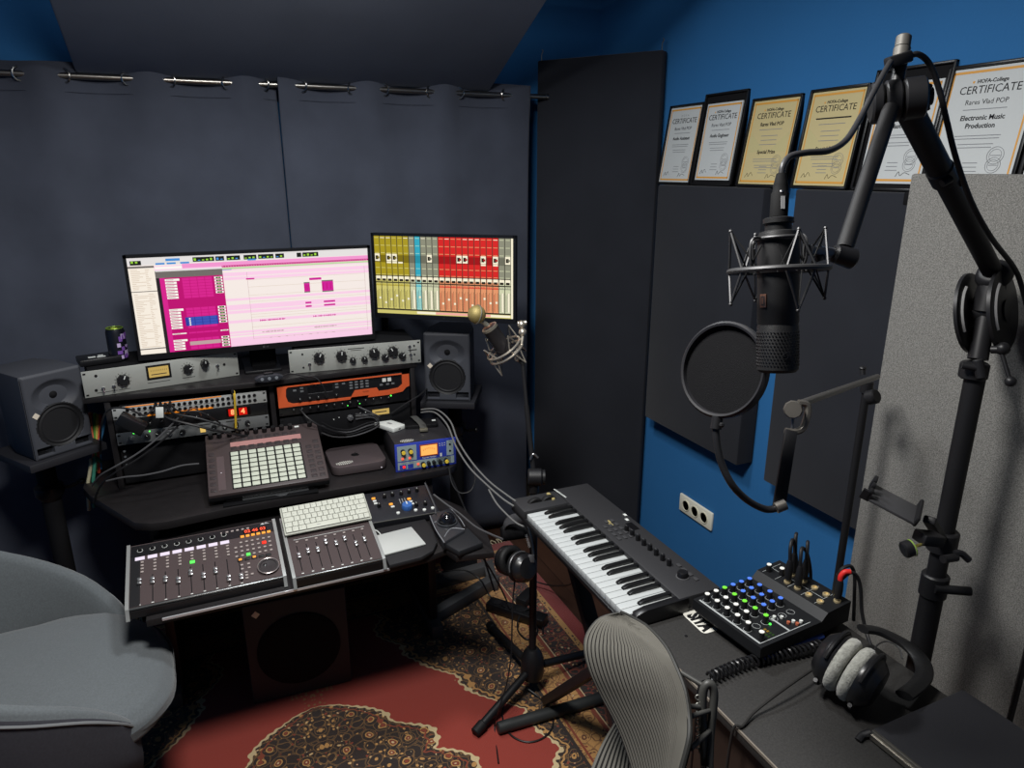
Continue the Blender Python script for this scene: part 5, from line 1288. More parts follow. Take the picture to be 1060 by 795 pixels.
for k, (hi, lo) in enumerate(((.052,-.038),(.046,-.052),(.050,-.042),(.052,-.038))):
    a = ca+k*pi/2*-1+.12
    c_, s_ = cos(a), sin(a)
    for z, sgn in ((hi,1),(lo,-1)):
        tip = V((.064*c_,.064*s_,z)) if k != 1 else V((.05*c_,.05*s_,z if sgn > 0 else lo))
        b = B()
        for da in (-.32,.32): b.tube([(.0605*cos(a+da),.0605*sin(a+da),0),tip],.0016,wire,6,sm=0)
        b.sph(tip,.0026,wire,8); b.obj('wire_spike', sm_)
        b = B(); i_ = V((.036*cos(a+.5),.036*sin(a+.5),-.004 if sgn > 0 else .03)); j_ = V((.036*cos(a-.5),.036*sin(a-.5),-.004 if sgn > 0 else .03)); b.tube([i_,tip,j_],.0012,rubber,6,sm=0); b.obj('elastic_band', sm_)
# ---- pop filter, gooseneck and its stand
pfd = 1.0; pc = P(749,383,pfd); nv = (-CR*.60-ray(749,383).normalized()*.74+CU*.10).normalized()
pfs = thing('pop_filter', 'round black pop filter on a curved gooseneck left of the hanging microphone', 'pop filter', T(pc.x,pc.y,pc.z))
b = WB(pfs); b.lathe([(.0665,-.006),(.0690,-.004),(.0690,.005),(.0660,.008),(.0630,.007),(.0620,.0)],M('hoop_black',(32,32,35),.45),pc,nv,n=64); b.obj('hoop', pfs)
b = WB(pfs); b.lathe([(.063,0),(.03,.001),(1e-6,.001)],M('mesh_fabric',(15,15,17),.85,bump=.3,bscale=900),pc,nv,n=48); b.lathe([(.063,-.004),(1e-6,-.004)],M('mesh_fabric'),pc,nv,n=48); b.obj('mesh', pfs)
b = WB(pfs); b.cyl(P(743,431,pfd),P(741,444,pfd),.008,black,n=14); b.sph(P(747,440,pfd-.01),.004,black,8); b.obj('neck_joint', pfs)
b = WB(pfs); b.tube([P(741,438,pfd),P(742,458,pfd),P(747,480,pfd),P(758,502,pfd),P(774,518,pfd+.01),P(792,527,pfd+.02),P(805,526,pfd+.02)],.0052,M('gooseneck',(30,30,32),.4),10); b.obj('gooseneck', pfs)
jt = P(807,524,pfd+.02)
st_p = onx(866,606,1.312); 
ds = (st_p-CO).dot(CF)
ps = thing('thin_stand', 'thin black microphone stand at the edge of the grey felt screen, holding the pop filter', 'microphone stand', T(st_p.x,st_p.y,0))
tp = onx(896,402,st_p.x); tp = V((st_p.x,st_p.y,tp.z)); dt = (tp-CO).dot(CF)
b = WB(ps); b.cyl((st_p.x,st_p.y,.02),(st_p.x,st_p.y,tp.z),.0085,boomm,n=16); b.obj('pole', ps)
b = WB(ps); b.lathe([(.045,0),(.045,.012),(.02,.022),(1e-6,.022)],boomm,(st_p.x,st_p.y,0),n=28); b.obj('base', ps)
b = WB(ps); b.cyl(tp+V((0,0,-.01)),tp+V((0,0,.018)),.013,knm,n=16,bev=.002); b.cyl(P(893,388,dt-.02),P(893,380,dt-.02),.006,knm); b.sph(P(893,381,dt-.02),.008,knm,12,(1,1,.6)); b.cyl(P(898,412,dt-.03),P(908,410,dt-.05),.016,black,n=18,bev=.003); b.obj('clamp', ps)
b = WB(ps); b.cyl(P(908,390,dt-.02),P(826,419,1.10),.0062,M('bar_grey',(92,90,88),.4,.7),n=14); b.obj('side_bar', ps)
dc = 1.08
b = WB(ps); b.lathe([(.014,0),(.0145,.005),(.0125,.012),(1e-6,.012)],M('clamp_grey',(110,106,100),.4,.7),P(821,424,dc),-ray(821,424),n=10); b.tube([P(826,417,dc),P(835,419,dc),P(836,428,dc),P(831,443,dc),P(822,447,dc),P(813,446,dc)],.0055,M('clamp_grey'),8); b.cyl(P(821,430,dc),P(820,447,dc),.0024,M('slot_steel')); b.obj('screw_clamp', ps)
b = WB(ps); p_, q_ = P(819,446,dc-.005), P(806,526,pfd+.03); L = frame(p_, q_-p_, CR); b.box(0,-.009,-.003,(q_-p_).length,.009,.003,black,bev=.001,L=L); b.cyl(P(803,526,pfd+.015),P(813,522,pfd+.015),.008,M('clamp_grey'),n=12); b.obj('flat_bar', ps)
# ---- tablet holder clamped on the pole
th = thing('tablet_holder', 'black clip-on tablet holder clamped to the heavy boom stand', 'tablet holder', T(PX,PY,onx(968,560,PX).z))
dh = d0-.03
b = WB(th); c0, c1_, c2_ = P(899,516,dh-.03), P(948,542,dh-.06), P(972,526,dh)
L = frame(c0, c1_-c0, c2_-c1_); lw = (c1_-c0).length; ww = .062
b.box(0,0,-.006,lw,ww,.0,M('holder_black',(58,58,60),.45),bev=.002,L=L); b.obj('cradle', th)
b = WB(th); b.box(-.005,.0,-.006,.002,.013,.016,black,bev=.002,L=L); b.box(-.005,.018,-.006,.002,.030,.019,black,bev=.002,L=L); b.box(-.005,.040,-.006,.002,ww,.017,black,bev=.002,L=L); b.box(-.014,0,-.0065,.002,.006,.012,black,L=L); b.obj('grip', th)
b = WB(th); b.box(lw-.004,0,-.008,lw+.003,ww+.01,.012,black,bev=.003,L=L); b.obj('end_stop', th)
b = WB(th); pz = onx(966,556,PX); b.cyl((PX,PY,pz.z-.02),(PX,PY,pz.z+.025),.027,black,n=18,bev=.003); bar(b,P(962,538,dh-.02),V((PX,PY,pz.z)),.02,.014,black); b.obj('clamp', th); b = WB(th); bar(b,P(951,556,dh-.04),P(972,558,dh-.03),.03,.02,black); b.obj('bracket', th)
b = WB(th); b.cyl(P(949,565,dh-.05),P(960,562,dh-.04),.0028,M('brass',(170,160,90),.4,.8)); b.lathe([(.014,0),(.0145,.004),(.0145,.012),(.012,.014),(1e-6,.014)],black,P(943,567,dh-.055),(P(937,569,dh-.055)-P(943,567,dh-.055)),n=20); b.torus(P(944,567,dh-.055),.0142,.001,M('ring_green',(120,150,60),.4),(P(937,569,dh)-P(943,567,dh)),n=20,k=5); b.obj('screw_knob', th)
b = WB(th); b.cyl(P(976,579,dh-.05),P(990,577,dh-.04),.007,black); b.tube([P(988,573,dh-.04),P(995,573,dh-.04),P(1003,580,dh-.04)],.006,black,8); b.obj('wing_lever', th)
# ============================================================ chairs
tubm = M('chair_fabric', (90,95,98), .95, noise_=.10, nscale=220, bump=.35, bscale=700, sheen=.2); shdm = M('chair_shade', (62,62,68), .95, noise_=.08, nscale=200)  # second fabric is a darker copy, shade under the shell put into its colour
ch = thing('tub_armchair', 'grey upholstered tub armchair at the left edge in front of the desk', 'armchair', T(-.568,1.815,0,radians(4)) @ Matrix.Diagonal((1,1,1.17,1)))
rx, ry = .36, .335
def rim(a):            # a: 0 at the back, +-1 at the arm fronts
    t = abs(a); s = 1 if a > 0 else -1
    ang = t*radians(140)
    return V((-cos(ang)*rx+.02, s*sin(ang)*ry, .82-.30*(t**1.25) if t < 1 else .52))
def top(a):
    t = abs(a); h = .835-.37*(t**1.35)
    if t > .80: h -= .05*((t-.80)/.2)**2
    return h
SEC = [(.58,.27),(.80,.33),(.96,.44),(1.02,.60),(1.03,.80),(1.03,.93),(1.00,.985),(.955,1.0),(.915,.975),(.89,.90),(.865,.75),(.84,.55),(.80,.42)]
def shellpt(u, v):
    a = -1+2*u; p = rim(a); h = top(a); k = v*(len(SEC)-1); i = min(int(k), len(SEC)-2); f = k-i
    r = SEC[i][0]*(1-f)+SEC[i+1][0]*f; z = SEC[i][1]*(1-f)+SEC[i+1][1]*f
    zz = .25+(h-.25)*((z-.27)/.73)
    edge = max(0, (abs(a)-.93)/.07)
    r = r+(.94-r)*edge*.6; 
    return V((p.x*r+.0, p.y*r, zz))
b = B(); nS = len(SEC)*3
b.grid(shellpt, 60, nS, lambda i, j: shdm if j < nS*.42 else tubm)  # lower outside of the shell gets the shaded copy
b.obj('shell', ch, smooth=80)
b = B()
for a in (-1,1):
    pts = [shellpt(0 if a < 0 else 1, j/(nS-1)) for j in range(nS)]
    c = sum(pts, V())/nS
    b.geo([c]+pts, [(0,i,i+1) if a > 0 else (0,i+1,i) for i in range(1,nS)], tubm)
b.obj('arm_front', ch, smooth=80)
b = B(); b.tube([shellpt(i/40,.415) for i in range(41)], .0035, M('piping',(112,114,116),.8), 6, sm=2); b.obj('piping', ch)
def seatf(u, v):
    th = 2*pi*u; c_, s_ = cos(th), sin(th); e = 2/2.7
    X_ = (abs(c_)**e)*(1 if c_ > 0 else -1)*.325+.055; Y_ = (abs(s_)**e)*(1 if s_ > 0 else -1)*.285
    prof = [(0,.475),(.5,.474),(.8,.468),(.93,.455),(.985,.435),(1.0,.41),(.985,.385),(.93,.37),(0,.365)]
    k = v*(len(prof)-1); i = min(int(k), len(prof)-2); f = k-i; r = prof[i][0]*(1-f)+prof[i+1][0]*f; z = prof[i][1]*(1-f)+prof[i+1][1]*f
    X__ = X_*r+.0; return V((X__, Y_*r, z-.03*max(0,X__-.22)/.15*(v < .6)+.0025*sin(X__*40)*cos(Y_*r*33)))
b = B(); b.grid(seatf, 64, 33, tubm, cu=True); b.obj('seat_cushion', ch, smooth=80)
b = B()
def under(u, v): a = 2*pi*u; r = .60*(1-.75*v); return V((rx*r*cos(a)*.95, ry*r*sin(a)*.95, .25-.05*v+.12*(v < .01)*max(0,cos(a))))
b.grid(under, 40, 5, shdm, cu=True); b.obj('underside', ch)
b = B(); b.cyl((0,0,.06),(0,0,.22),.03,dkmetal,n=20); b.obj('column', ch)
for k in range(4): a = pi/4+k*pi/2; b = B(); b.cyl((.02*cos(a),.02*sin(a),.06),(.28*cos(a),.28*sin(a),RUGZ+.012),.016,dkmetal,r1=.011,n=12); b.obj('leg', ch)
# ---- striped office chair seen edge on
ofc = thing('office_chair', 'office chair with a ribbed striped grey back beside the black table', 'chair', T(.52,.86,0))
s1, s2 = M('rib_light',(88,86,80),.75), M('rib_dark',(26,26,25),.85)
Lp = [(641,636,1.20),(622,641,1.20),(609,656,1.19),(606,672,1.17),(611,694,1.15),(623,720,1.13),(638,748,1.10),(650,778,1.07),(658,810,1.04),(662,860,1.0)]
Rp = [(644,635,1.18),(668,648,1.10),(688,668,1.04),(700,690,1.0),(710,716,.97),(714,742,.95),(714,765,.93),(708,790,.92),(700,822,.91),(690,870,.90)]
LS, RS = spline([P(*q) for q in Lp],4), spline([P(*q) for q in Rp],4); nR = len(LS)
NC = 60
def backf(u, v):
    k = v*(nR-1); i = min(int(round(k)), nR-1); a, c = LS[i], RS[i]
    w = (c-a); n_ = -(CF*.75-CR*.55).normalized()
    bul = .030*sin(pi*u)*(min(1, v*4)); rib = .0016*abs(sin(pi*u*NC/2.0))
    return a+w*u+n_*(bul+rib)
b = WB(ofc); nu = NC*2+1
b.grid(backf, nu, nR, lambda i, j: s1 if (i//2) % 2 == 0 else s2); b.obj('ribbed_back', ofc, smooth=60, solid=.006)
b = WB(ofc); b.tube([LS[k]+CF*.004 for k in range(0,nR,2)],.003,M('frame_grey',(38,38,36),.6),8,sm=2); b.tube([RS[k]+CF*.004 for k in range(0,nR,2)],.0035,M('frame_grey'),8,sm=2); b.obj('back_frame', ofc)
# lower lumbar piece and seat
L2 = [(650,734,1.02),(640,745,1.02),(627,765,1.0),(616,788,.98),(604,820,.95),(596,850,.92)]
R2 = [(660,740,.98),(672,760,.96),(682,785,.94),(690,810,.92),(694,840,.90),(694,870,.88)]
LS2, RS2 = spline([P(*q) for q in L2],4), spline([P(*q) for q in R2],4); n2 = len(LS2); N2 = 36
def lowf(u, v):
    i = min(int(round(v*(n2-1))), n2-1); a, c = CO+(LS2[i]-CO)*1.22, CO+(RS2[i]-CO)*1.26
    return a+(c-a)*u-CF*(.02*sin(pi*u)+.0014*abs(sin(pi*u*N2/2)))
b = WB(ofc); b.grid(lowf, N2*2+1, n2, lambda i, j: s1 if (i//2) % 2 == 0 else s2); b.obj('ribbed_lumbar', ofc, smooth=60, solid=.006)
# bracket, arm posts and tie rods at the rear
brm = M('bracket_grey',(60,60,58),.45)
b = WB(ofc); b.tube([P(730,800,1.0),P(728,760,1.0),P(727,730,1.0),P(729,712,1.0),P(735,708,1.0),P(739,716,1.0),P(738,735,1.0),P(735,765,1.0),P(734,800,.99)],.0062,brm,10); b.obj('rear_bracket', ofc)
b = WB(ofc)
for p_, q_ in (((705,696,1.02),(730,711,1.0)),((712,731,.99),(728,732,1.0)),((714,742,.98),(736,735,1.0)),((715,775,.96),(736,755,1.0))): b.cyl(P(*p_),P(*q_),.0036,brm,n=10)
b.obj('tie_rod', ofc)
b = WB(ofc)
for k in range(14):
    c = P(722.5+(k % 2)*1.5, 722+k*4.2, 1.0); b.torus(c,.0034,.001,M('spring_grey',(120,120,114),.4,.5),CR if k % 2 else CF,n=12,k=5)
b.obj('spring_chain', ofc)
b = WB(ofc); c = V((.50,.86,.46)); b.prism([(c.x+.22*cos(a)*1.0,c.y+.23*sin(a)) for a in [2*pi*k/28 for k in range(28)]],.40,.45,M('seat_dark',(50,50,50),.9),bev=.015); b.obj('seat', ofc)
b = WB(ofc); b.cyl((.50,.86,.10),(.50,.86,.40),.028,dkmetal,n=18); b.obj('column', ofc)
b = WB(ofc); b.cyl((.50,.86,.42),P(700,880,.90),.014,brm,n=10); b.cyl(P(700,880,.93),P(734,798,.99),.012,brm,n=10); b.obj('back_support', ofc)
for k in range(5):
    a = 2*pi*k/5+.2; e = V((.50+.27*cos(a),.86+.27*sin(a),.075)); b = WB(ofc); b.cyl((.50,.86,.11),e,.02,dkmetal,r1=.013,n=12); lg_ = b.obj('leg', ofc)
    b = WB(ofc); b.cyl(e+V((-.012*sin(a),.012*cos(a),-.037)),e+V((.012*sin(a),-.012*cos(a),-.037)),.026,rubber,n=18,bev=.003); b.obj('caster', lg_)
# ============================================================ headphone stand, ball microphone, cables
FZ = RUGZ
hub = onz(551,690,FZ+.10); ftop = onx(546,545,hub.x); HX, HY = hub.x, hub.y; kb_ = V((HX,HY,onx(553,494,HX).z)); kd = (kb_-CO).dot(CF)
hz = ftop.z
hs = thing('tripod_stand', 'black tripod boom stand behind the music keyboard, carrying headphones and the ball headed microphone', 'microphone stand', T(HX,HY,FZ))
b = WB(hs); b.cyl((HX,HY,FZ+.05),(HX,HY,kb_.z),.0125,boomm,n=16); b.obj('pole', hs)
b = WB(hs); b.lathe([(.035,0),(.040,.02),(.040,.075),(.030,.10),(.02,.115)],black,(HX,HY,FZ+.06),n=20); b.obj('hub', hs)
for px in ((494,756),(508,648),(624,672)):
    e = onz(*px,FZ+.019); b = WB(hs); v_ = V((HX,HY,FZ+.10)); b.cyl(v_,e,.0135,boomm,n=14); lg_ = b.obj('leg', hs)
    b = WB(hs); dd = (e-v_).normalized(); b.cyl(e-dd*.03,e+dd*.012,.017,rubber,n=14,bev=.003); b.obj('rubber_foot', lg_)
b = WB(hs); dh_ = (V((HX,HY,hz))-CO).dot(CF); P = lambda x, y, d: dep(x, y, d)
b.cyl(P(519,553,dh_-.02),P(546,549,dh_),.024,blackmatte,n=20,bev=.004); b.obj('headphone_rest', hs)
hh = thing('hanging_headphones', 'black headphones hanging from the tripod stand in front of the music keyboard', 'headphones', T(*P(535,575,dh_-.05)))
dq = dh_-.055
b = WB(hh); b.tube([P(521,549,dq+.04),P(524,541,dq+.02),P(533,537,dq),P(543,541,dq-.02),P(548,552,dq-.03),P(551,566,dq-.03),P(552,573,dq-.03)],.017,M('band_grey',(66,66,68),.5),10,flat=.28,up=-CR); b.obj('headband', hh)
b = WB(hh); L = frame(P(546.5,560,dq-.052), P(550,572,dq-.052)-P(546.5,560,dq-.052), CR); b.text('SENNHEISER',.011,-.022,0,.002,M('mark_white',(190,190,190),.5),L=L,al='LEFT',sx=.7); b.obj('lettering', hh)
axh = (CR*.55-CF*.75+CU*.1).normalized()
for i, (px, dd, s) in enumerate((((540,587),dq-.03,1),((527,580),dq+.02,-1))):
    c = P(*px,dd)
    b = WB(hh); cup(b, c, -axh*s, .046, .03, M('cup_black'), 0, 0); ec_ = b.obj('ear_cup', hh)
    b = WB(hh); b.torus(c-axh*s*.010,.036,.013,M('pad_black',(22,22,23),.6),axh,n=36,k=10); b.obj('ear_pad', ec_)
b = WB(hh); b.box(-.010,-.012,-.004,.010,.012,.006,M('hinge_grey',(96,96,98),.4,.4),bev=.002,L=frame(P(550,578,dq-.045),CR,CU)); b.obj('hinge', hh)
b = WB(hh); e_ = axh; o_ = P(540,587,dq-.055); u_ = V((0,0,1)).cross(e_).normalized(); v_ = e_.cross(u_); b.tube([o_+u_*(.047*cos(a))+v_*(.047*sin(a)) for a in [radians(60+k*15) for k in range(9)]],.0025,M('cup_ring',(110,110,112),.35,.6),6); b.obj('cup_trim', hh)
t = thing('headphone_cable', 'black cable hanging down from the headphones on the tripod stand', 'cable', T(*P(531,610,dq)))
b = WB(t); b.tube([P(533,600,dq+.01),P(531,622,dq),P(530,650,dq),P(529,680,dq),P(524,710,dq),P(516,735,dq-.0),onz(512,752,FZ+.004),onz(516,790,FZ+.004)],.0026,black,6); b.obj('cord', t)
t = thing('floor_cable', 'thin black cable looping on the rug around the tripod stand', 'cable', T(*onz(560,740,FZ)))
b = WB(t); b.tube([onz(545,712,FZ+.02),onz(558,722,FZ+.004),onz(570,735,FZ+.004),onz(572,752,FZ+.004),onz(562,764,FZ+.004),onz(545,768,FZ+.004),onz(528,760,FZ+.004),onz(520,742,FZ+.004),onz(522,725,FZ+.01)],.003,black,6); b.obj('cord', t)
# power strip and adapter heap on the rug
pc = onz(530,640,FZ)
t = thing('power_strip', 'black power strip lying on the rug between the desk and the tripod stand', 'power strip', T(pc.x+.02,pc.y,FZ,radians(-52)))
b = B(); b.box(-.13,-.028,0,.13,.028,.042,blacksatin,bev=.006); b.obj('body', t)
b = B()
for k in range(4): b.lathe([(.020,0),(.020,.002),(.017,.002),(.016,-.004),(1e-6,-.004)],black,(-.09+k*.055,0,.0425),n=20)
b.obj('socket', t)
for k, (x, y) in enumerate(((-.09,.0),(-.035,.0))):
    pass
for i, (lab, pts) in enumerate((
    ('black cable rising from the power strip towards the trackball',[(528,630,.05),(520,612,.12),(508,590,.25),(497,572,.40),(486,545,.52),(478,528,.6)]),
    ('black cable running from the power strip under the desk',[(522,628,.05),(508,618,.02),(497,600,.09),(480,590,.11),(458,592,.11)]),
    ('black cable coiled in a loop beside the power strip',[(540,630,.03),(552,640,.01),(556,655,.005),(546,662,.005),(536,652,.01),(538,638,.03),(548,630,.05),(560,640,.02),(562,656,.005)]),
    ('black cable from the power strip to the music keyboard',[(548,600,.05),(570,606,.06),(590,605,.2),(600,590,.45)]))):
    p0 = onz(pts[0][0],pts[0][1],FZ+pts[0][2]); t2 = thing('power_cable', lab, 'cable', T(p0.x,p0.y,FZ), 'cables of the power strip')
    b = WB(t2); b.tube([onz(x,y,FZ+z) for x,y,z in pts],.0034,black,6); b.obj('cord', t2)
b2 = thing('power_adapter', 'black power adapter block beside the power strip on the rug', 'adapter', T(*onz(545,622,FZ).xy,FZ,.6))
b = B(); b.box(-.05,-.025,0,.05,.025,.035,black,bev=.006); b.obj('case', b2)
# ---- ball headed microphone on a boom
mdp = 2.34
bm2 = thing('ball_microphone', 'microphone with a gold ball head pointing up beside the right loudspeaker', 'microphone', T(*P(512,352,mdp)))
gold = M('ball_gold', (150,134,84), .5, .4, bump=.3, bscale=700); bodyg = M('mic_grey', (52,50,52), .4, .3)
hc = P(493.5,325.5,mdp-.04); ca_, cb_ = P(506,338,mdp-.02), P(524,364,mdp+.02)
b = WB(bm2); b.sph(hc,.030,gold,28); b.obj('ball_head', bm2)
b = WB(bm2); axb = (cb_-ca_).normalized(); b.torus(hc,.0305,.0025,M('band_steel',(150,146,132),.4,.7),(CR*.75-CU*.1+CF*.5),n=32,k=6); b.obj('head_band', bm2)
b = WB(bm2); b.cyl(hc+axb*.025,ca_,.008,M('band_steel'),n=14); b.obj('neck', bm2)
b = WB(bm2); b.lathe([(.020,0),(.0275,.003),(.0275,.012),(.026,.014),(.026,(cb_-ca_).length),(.02,(cb_-ca_).length+.006),(1e-6,(cb_-ca_).length+.006)],bodyg,ca_,axb,n=28); b.lathe([(.0276,.001),(.0276,.010)],M('band_steel'),ca_,axb,n=28); b.torus(ca_-axb*.002,.011,.003,M('copper',(150,110,90),.35,.8),axb,n=20,k=6); b.obj('body', bm2)
wire2 = M('cradle_steel', (190,182,168), .35, .8)
sm2 = thing('shock_mount', 'bright wire cradle around the ball headed microphone', 'shock mount', T(*P(528,358,mdp)))
cc = cb_-axb*.015; e1 = axb.orthogonal().normalized(); e2 = axb.cross(e1)
b = WB(sm2); b.torus(cc,.062,.0042,wire2,axb,n=36); b.torus(cc+axb*.018,.062,.0042,wire2,axb,n=36); b.obj('outer_ring', sm2)
for k in range(4):
    a = k*pi/2+.4
    for sg in (-1,1):
        tip = cc+(e1*cos(a)+e2*sin(a))*.066+axb*(.055*sg+.01); b = WB(sm2)
        for da in (-.35,.35): b.tube([cc+(e1*cos(a+da)+e2*sin(a+da))*.060,tip],.0024,wire2,6,sm=0)
        b.obj('wire_spike', sm2)
        b = WB(sm2); b.tube([cc+(e1*cos(a+.6)+e2*sin(a+.6))*.03,tip,cc+(e1*cos(a-.6)+e2*sin(a-.6))*.03],.0013,rubber,6,sm=0); b.obj('elastic_band', sm2)
b = WB(sm2); b.sph(P(540,336,mdp),.014,wire2,14); b.sph(P(541,344,mdp),.014,wire2,14); b.cyl(P(536,335,mdp),P(545,334,mdp),.008,wire2); b.tube([P(541,348,mdp),P(539,358,mdp),P(533,366,mdp)],.006,wire2,8); b.sph(P(536,371,mdp),.012,wire2,12); b.obj('swivel', sm2)
bs2 = hs
b = WB(bs2); b.cyl(kb_-CR*.02,kb_+CR*.025,.028,black,n=24,bev=.004); b.cyl(kb_+CR*.026,kb_+CR*.034,.024,knm,n=20); b.cyl(kb_-V((0,0,.05)),kb_,.016,black,n=16); b.tube([P(549,476,kd),P(552,470,kd),P(557,474,kd)],.004,M('slot_steel'),8); b.obj('swivel_clutch', bs2)
b = WB(bs2); b.cyl(kb_,P(545,420,kd+.05),.0085,blackmatte,n=14); b.cyl(P(545.5,424,kd+.05),P(541,374,mdp),.0062,blackmatte,n=14); b.obj('boom_arm', bs2)
b = WB(bs2); b.cyl(P(536.5,370,mdp),P(541,376,mdp),.009,boomm,n=12); b.obj('tip', bs2)
# ---- hanging coloured cables beside the left loudspeaker
for i, (lab, col, x0, x1, y0, y1, yy) in enumerate((
    ('orange red patch cable hanging beside the left loudspeaker', (214,110,84), 93, 96.5, 432, 462, 2.70),
    ('green patch cable hanging beside the left loudspeaker', (96,156,70), 98, 99, 433, 462, 2.70),
    ('yellow patch cable hanging beside the left loudspeaker', (206,190,96), 100.5, 100, 434, 462, 2.70),
    ('red patch cable hanging beside the left loudspeaker', (200,84,60), 104, 101.5, 434, 464, 2.70),
    ('blue patch cable hanging beside the left loudspeaker', (70,130,176), 109, 103, 433, 460, 2.70),
    ('teal patch cable hanging under the left speaker stand', (60,130,110), 98, 96.5, 478, 500, 2.66),
    ('pale patch cable hanging under the left speaker stand', (188,180,150), 94, 91, 480, 503, 2.66))):
    p, q_ = ony(x0,y0,yy), ony(x1,y1,yy); t = thing('patch_cable', lab, 'cable', T(p.x,p.y,q_.z), 'coloured cables beside the left speaker')
    b = WB(t); e = ony(x1+1,y1+25,yy+.02); b.tube([p+V((.01,.05,-.02)),p+V((0,.02,.008)),p,p.lerp(q_,.5),q_,e],.0058,M('cord_colour_%d' % i,col,.5),8); b.obj('cord', t)
# ---- patch cables in front of the left rack bay
fy = 2.55
def cab(lab, pts, r=.0032, m=None, name='patch_cable'):
    p0 = dep(*pts[0]) if pts[0][2] < 10 else None
    t = thing(name, lab, 'cable', T(p0.x,p0.y,p0.z), 'loose cables beside the desk'); b = WB(t); b.tube([dep(*q) for q in pts],r,m or M('cable_black'),6); b.obj('cord', t); return t
D0 = (ony(200,430,2.55)-CO).dot(CF)
def dy(x, y, Yv): return (ony(x,y,Yv)-CO).dot(CF)
def cabY(lab, pts, r=.0032, m=None, name='patch_cable', plug=False):
    Q = [ony(x,y,Yv) for x,y,Yv in pts]; p0 = Q[0]
    t = thing(name, lab, 'cable', T(p0.x,p0.y,p0.z), 'cables around the rack bays'); b = WB(t); b.tube(Q,r,m or M('cable_black'),6); b.obj('cord', t)
    if plug: b = WB(t); d_ = (Q[1]-Q[0]).normalized(); b.cyl(Q[0]-V((0,.0,0))+V((0,.012,0)),Q[0]-V((0,.025,0)),.0055,black,n=12); b.obj('plug', t)
    return t
cabY('black patch cable from the patchbay drooping to the left edge of the rack',[(161,419,2.523),(150,430,2.470),(132,423,2.470),(113,424,2.490),(105,440,2.510),(104,470,2.60)],plug=True)
cabY('thick black patch cable from the middle of the patchbay running right behind the pad controller',[(166,419,2.523),(172,432,2.460),(200,440,2.430),(225,446,2.440),(245,450,2.490),(262,452,2.520)],.0042,plug=True)
cabY('black patch cable from the patchbay crossing the grey preamp to the right',[(171,419,2.523),(180,428,2.460),(205,433,2.440),(232,441,2.450),(250,446,2.520)],.0036,plug=True)
cabY('black patch cable from the patchbay ending at the meter unit',[(176,418,2.523),(186,426,2.470),(205,426,2.460),(218,432,2.470),(228,438,2.525)],.003,plug=True)
cabY('long black cable falling from the preamp across the blank panel to the worktop',[(196,428,2.480),(178,447,2.460),(158,464,2.450),(138,478,2.440),(118,490,2.440),(104,503,2.470),(97,520,2.500)],.0034)
cabY('grey cable falling from the preamp to the left end of the worktop',[(187,430,2.460),(165,452,2.445),(143,469,2.435),(121,482,2.430),(104,492,2.460),(95,503,2.500)],.003,M('cable_grey2',(72,72,74),.5))
cabY('thin dark cable lying along the worktop in front of the blank panel',[(206,480,2.410),(188,482,2.410),(168,488,2.400),(148,492,2.400),(128,494,2.410),(110,498,2.430)],.0028,M('cable_grey2'))
cabY('brown patch cable arching over the grey preamp',[(188,432,2.510),(196,424,2.470),(203,423,2.470),(208,430,2.510)],.003,M('cord_brown',(120,80,60),.5))
cabY('yellow patch cable hanging straight down from the patchbay',[(240.5,404,2.523),(242.5,408,2.500),(243.5,425,2.510),(244,438,2.520),(244,444,2.525)],.0042,M('cord_yellow',(206,172,52),.5),plug=True)
t = thing('cable_tag', 'white tag wrapped round the black patch cables below the patchbay', 'tag', T(*ony(165,427,2.457)))
b = WB(t); p = ony(165,427,2.453); b.box(-.011,-.002,-.018,.012,.002,.018,white,bev=.001,L=Matrix.Translation(p)@Matrix.Rotation(.1,4,'Y')); b.obj('sleeve', t)
t = thing('adapter_block', 'black slanted adapter block in front of the left end of the grey preamp', 'adapter', T(*ony(138,438,2.47)))
b = WB(t); L = frame(ony(123,432,2.47), ony(150,445,2.46)-ony(123,432,2.47), V((0,0,1))); b.box(0,-.02,-.02,.085,.02,.02,blacksatin,bev=.004,L=L); b.obj('case', t)
# cables in front of the right bay, behind the small computer
for i, lab in enumerate(('lowest black cable of the coil behind the small computer','middle black cable of the coil behind the small computer','upper black cable of the coil behind the small computer','black cable of the coil nearest the orange interface')):
    k = i*3
    cabY(lab,[(333,448-k*1.2,2.490),(345,452-k,2.500),(362,452-k*.8,2.510),(380,447-k,2.510),(392,440-k*.5,2.490),(386,432-k*.3,2.520),(368,434-k*.6,2.530)],.0028,M('cable_black') if i % 2 else M('cable_grey2'))
cabY('black cable hanging down from the left end of the orange interface',[(311,424,2.520),(318,432,2.490),(330,440,2.480),(345,446,2.490),(358,449,2.500)],.0036)
cabY('grey cable from the orange interface down to the dark preamp box',[(371,421,2.525),(382,426,2.500),(393,431,2.510)],.0026,M('cable_grey2'))
cabY('black cable climbing from the right rack upright to the loudspeaker',[(405,428,2.520),(420,418,2.510),(436,408,2.530),(446,398,2.70)],.0034)
for i, x in enumerate((421,425,429)):
    cabY(('leftmost','middle','rightmost')[i]+' grey cable of three hanging beside the right rack upright',[(x-3,386,2.75),(x,396,2.74),(x+2,410,2.74),(x-1,424,2.74),(x+2,440,2.74)],.0036,M('cable_grey2'))
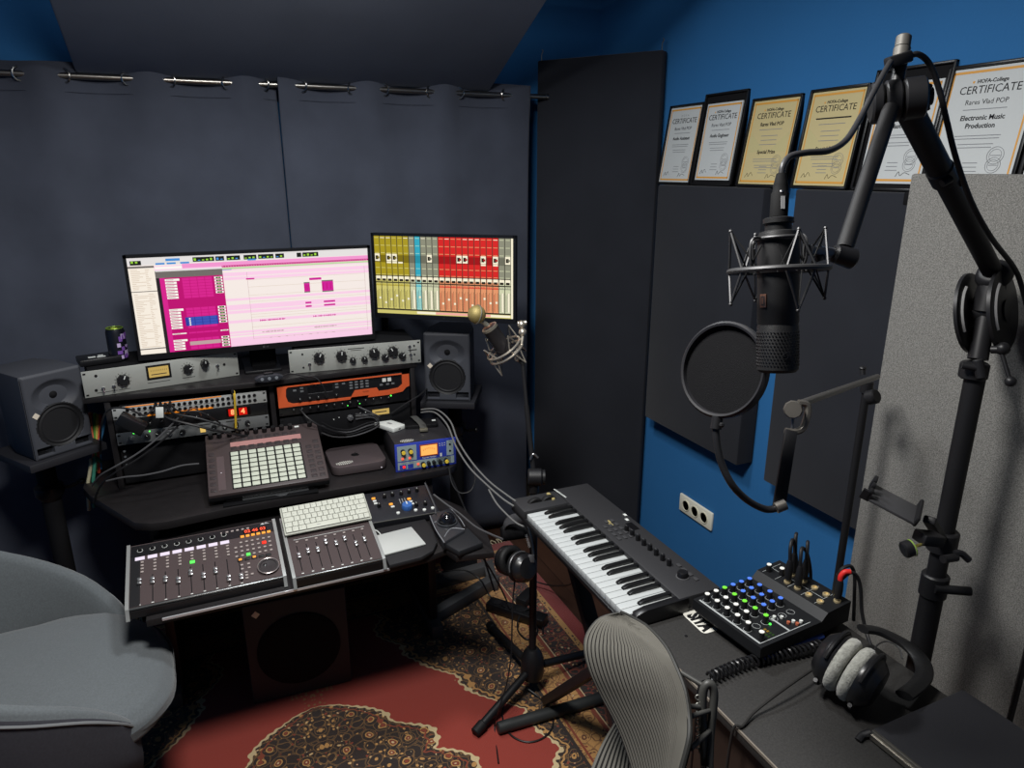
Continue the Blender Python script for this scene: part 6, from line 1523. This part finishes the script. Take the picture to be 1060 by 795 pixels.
# cables falling from the preamp box to the floor side
gm = M('cable_light',(98,98,97),.5)
def free(lab, pts, r=.0032, m=None): return cab(lab, pts, r, m, 'loose_cable')
free('pale grey cable sweeping from the preamp box to the music keyboard, upper of two',[(436,424,2.62),(452,424,2.58),(466,436,2.5),(474,456,2.42),(488,478,2.32),(506,498,2.22),(524,512,2.12),(534,519,2.08)],.003,gm)
free('pale grey cable sweeping from the preamp box to the music keyboard, lower of two',[(436,427,2.62),(450,427,2.57),(463,440,2.49),(472,462,2.40),(486,484,2.30),(504,502,2.20),(520,516,2.11),(532,524,2.07)],.003,gm)
free('thin grey cable hanging from the sweeping cables to the hanging headphones',[(506,507,2.18),(514,521,2.12),(524,532,2.06),(534,541,2.0),(542,545,1.97)],.0028,gm)
free('grey cable running from behind the trackball to the tripod stand',[(449,512,2.38),(462,522,2.34),(475,531,2.30),(492,545,2.2),(508,553,2.1),(520,558,2.02)],.0034,M('cable_grey2'))
free('dark cable dropping from the preamp box past the trackball to the rug',[(463,484,2.40),(470,500,2.42),(480,524,2.43),(490,546,2.42),(498,566,2.42),(505,590,2.44),(512,612,2.45)],.0034)
free('thin dark cable looping below the preamp box',[(465,484,2.40),(468,500,2.38),(476,510,2.36),(487,508,2.36),(492,496,2.38),(490,482,2.42),(486,474,2.44)],.0026)
free('grey cable rising behind the monitor controller',[(440,500,2.44),(445,512,2.40),(450,524,2.36),(451,532,2.32)],.0026,M('cable_grey2'))
# ============================================================ light
def area(name, loc, size, power, col, rot=(0,0,0), spread=None):
    l = bpy.data.lights.new(name, 'AREA'); l.shape = 'DISK'; l.size = size; l.energy = power; l.color = col
    if spread: l.spread = spread
    o = bpy.data.objects.new(name, l); COL.objects.link(o); o.location = loc; o.rotation_euler = rot; return o
area('ceiling_light', (.08,.95,2.54), .42, 52, (1.0,.98,.95))
area('rear_ceiling_light', (.45,1.85,2.56), .30, 19, (.95,.98,1.0))
w = bpy.data.worlds.new('world'); SC.world = w; w.use_nodes = True
w.node_tree.nodes['Background'].inputs[0].default_value = (.55,.65,.85,1); w.node_tree.nodes['Background'].inputs[1].default_value = .08
bpy.context.view_layer.update()
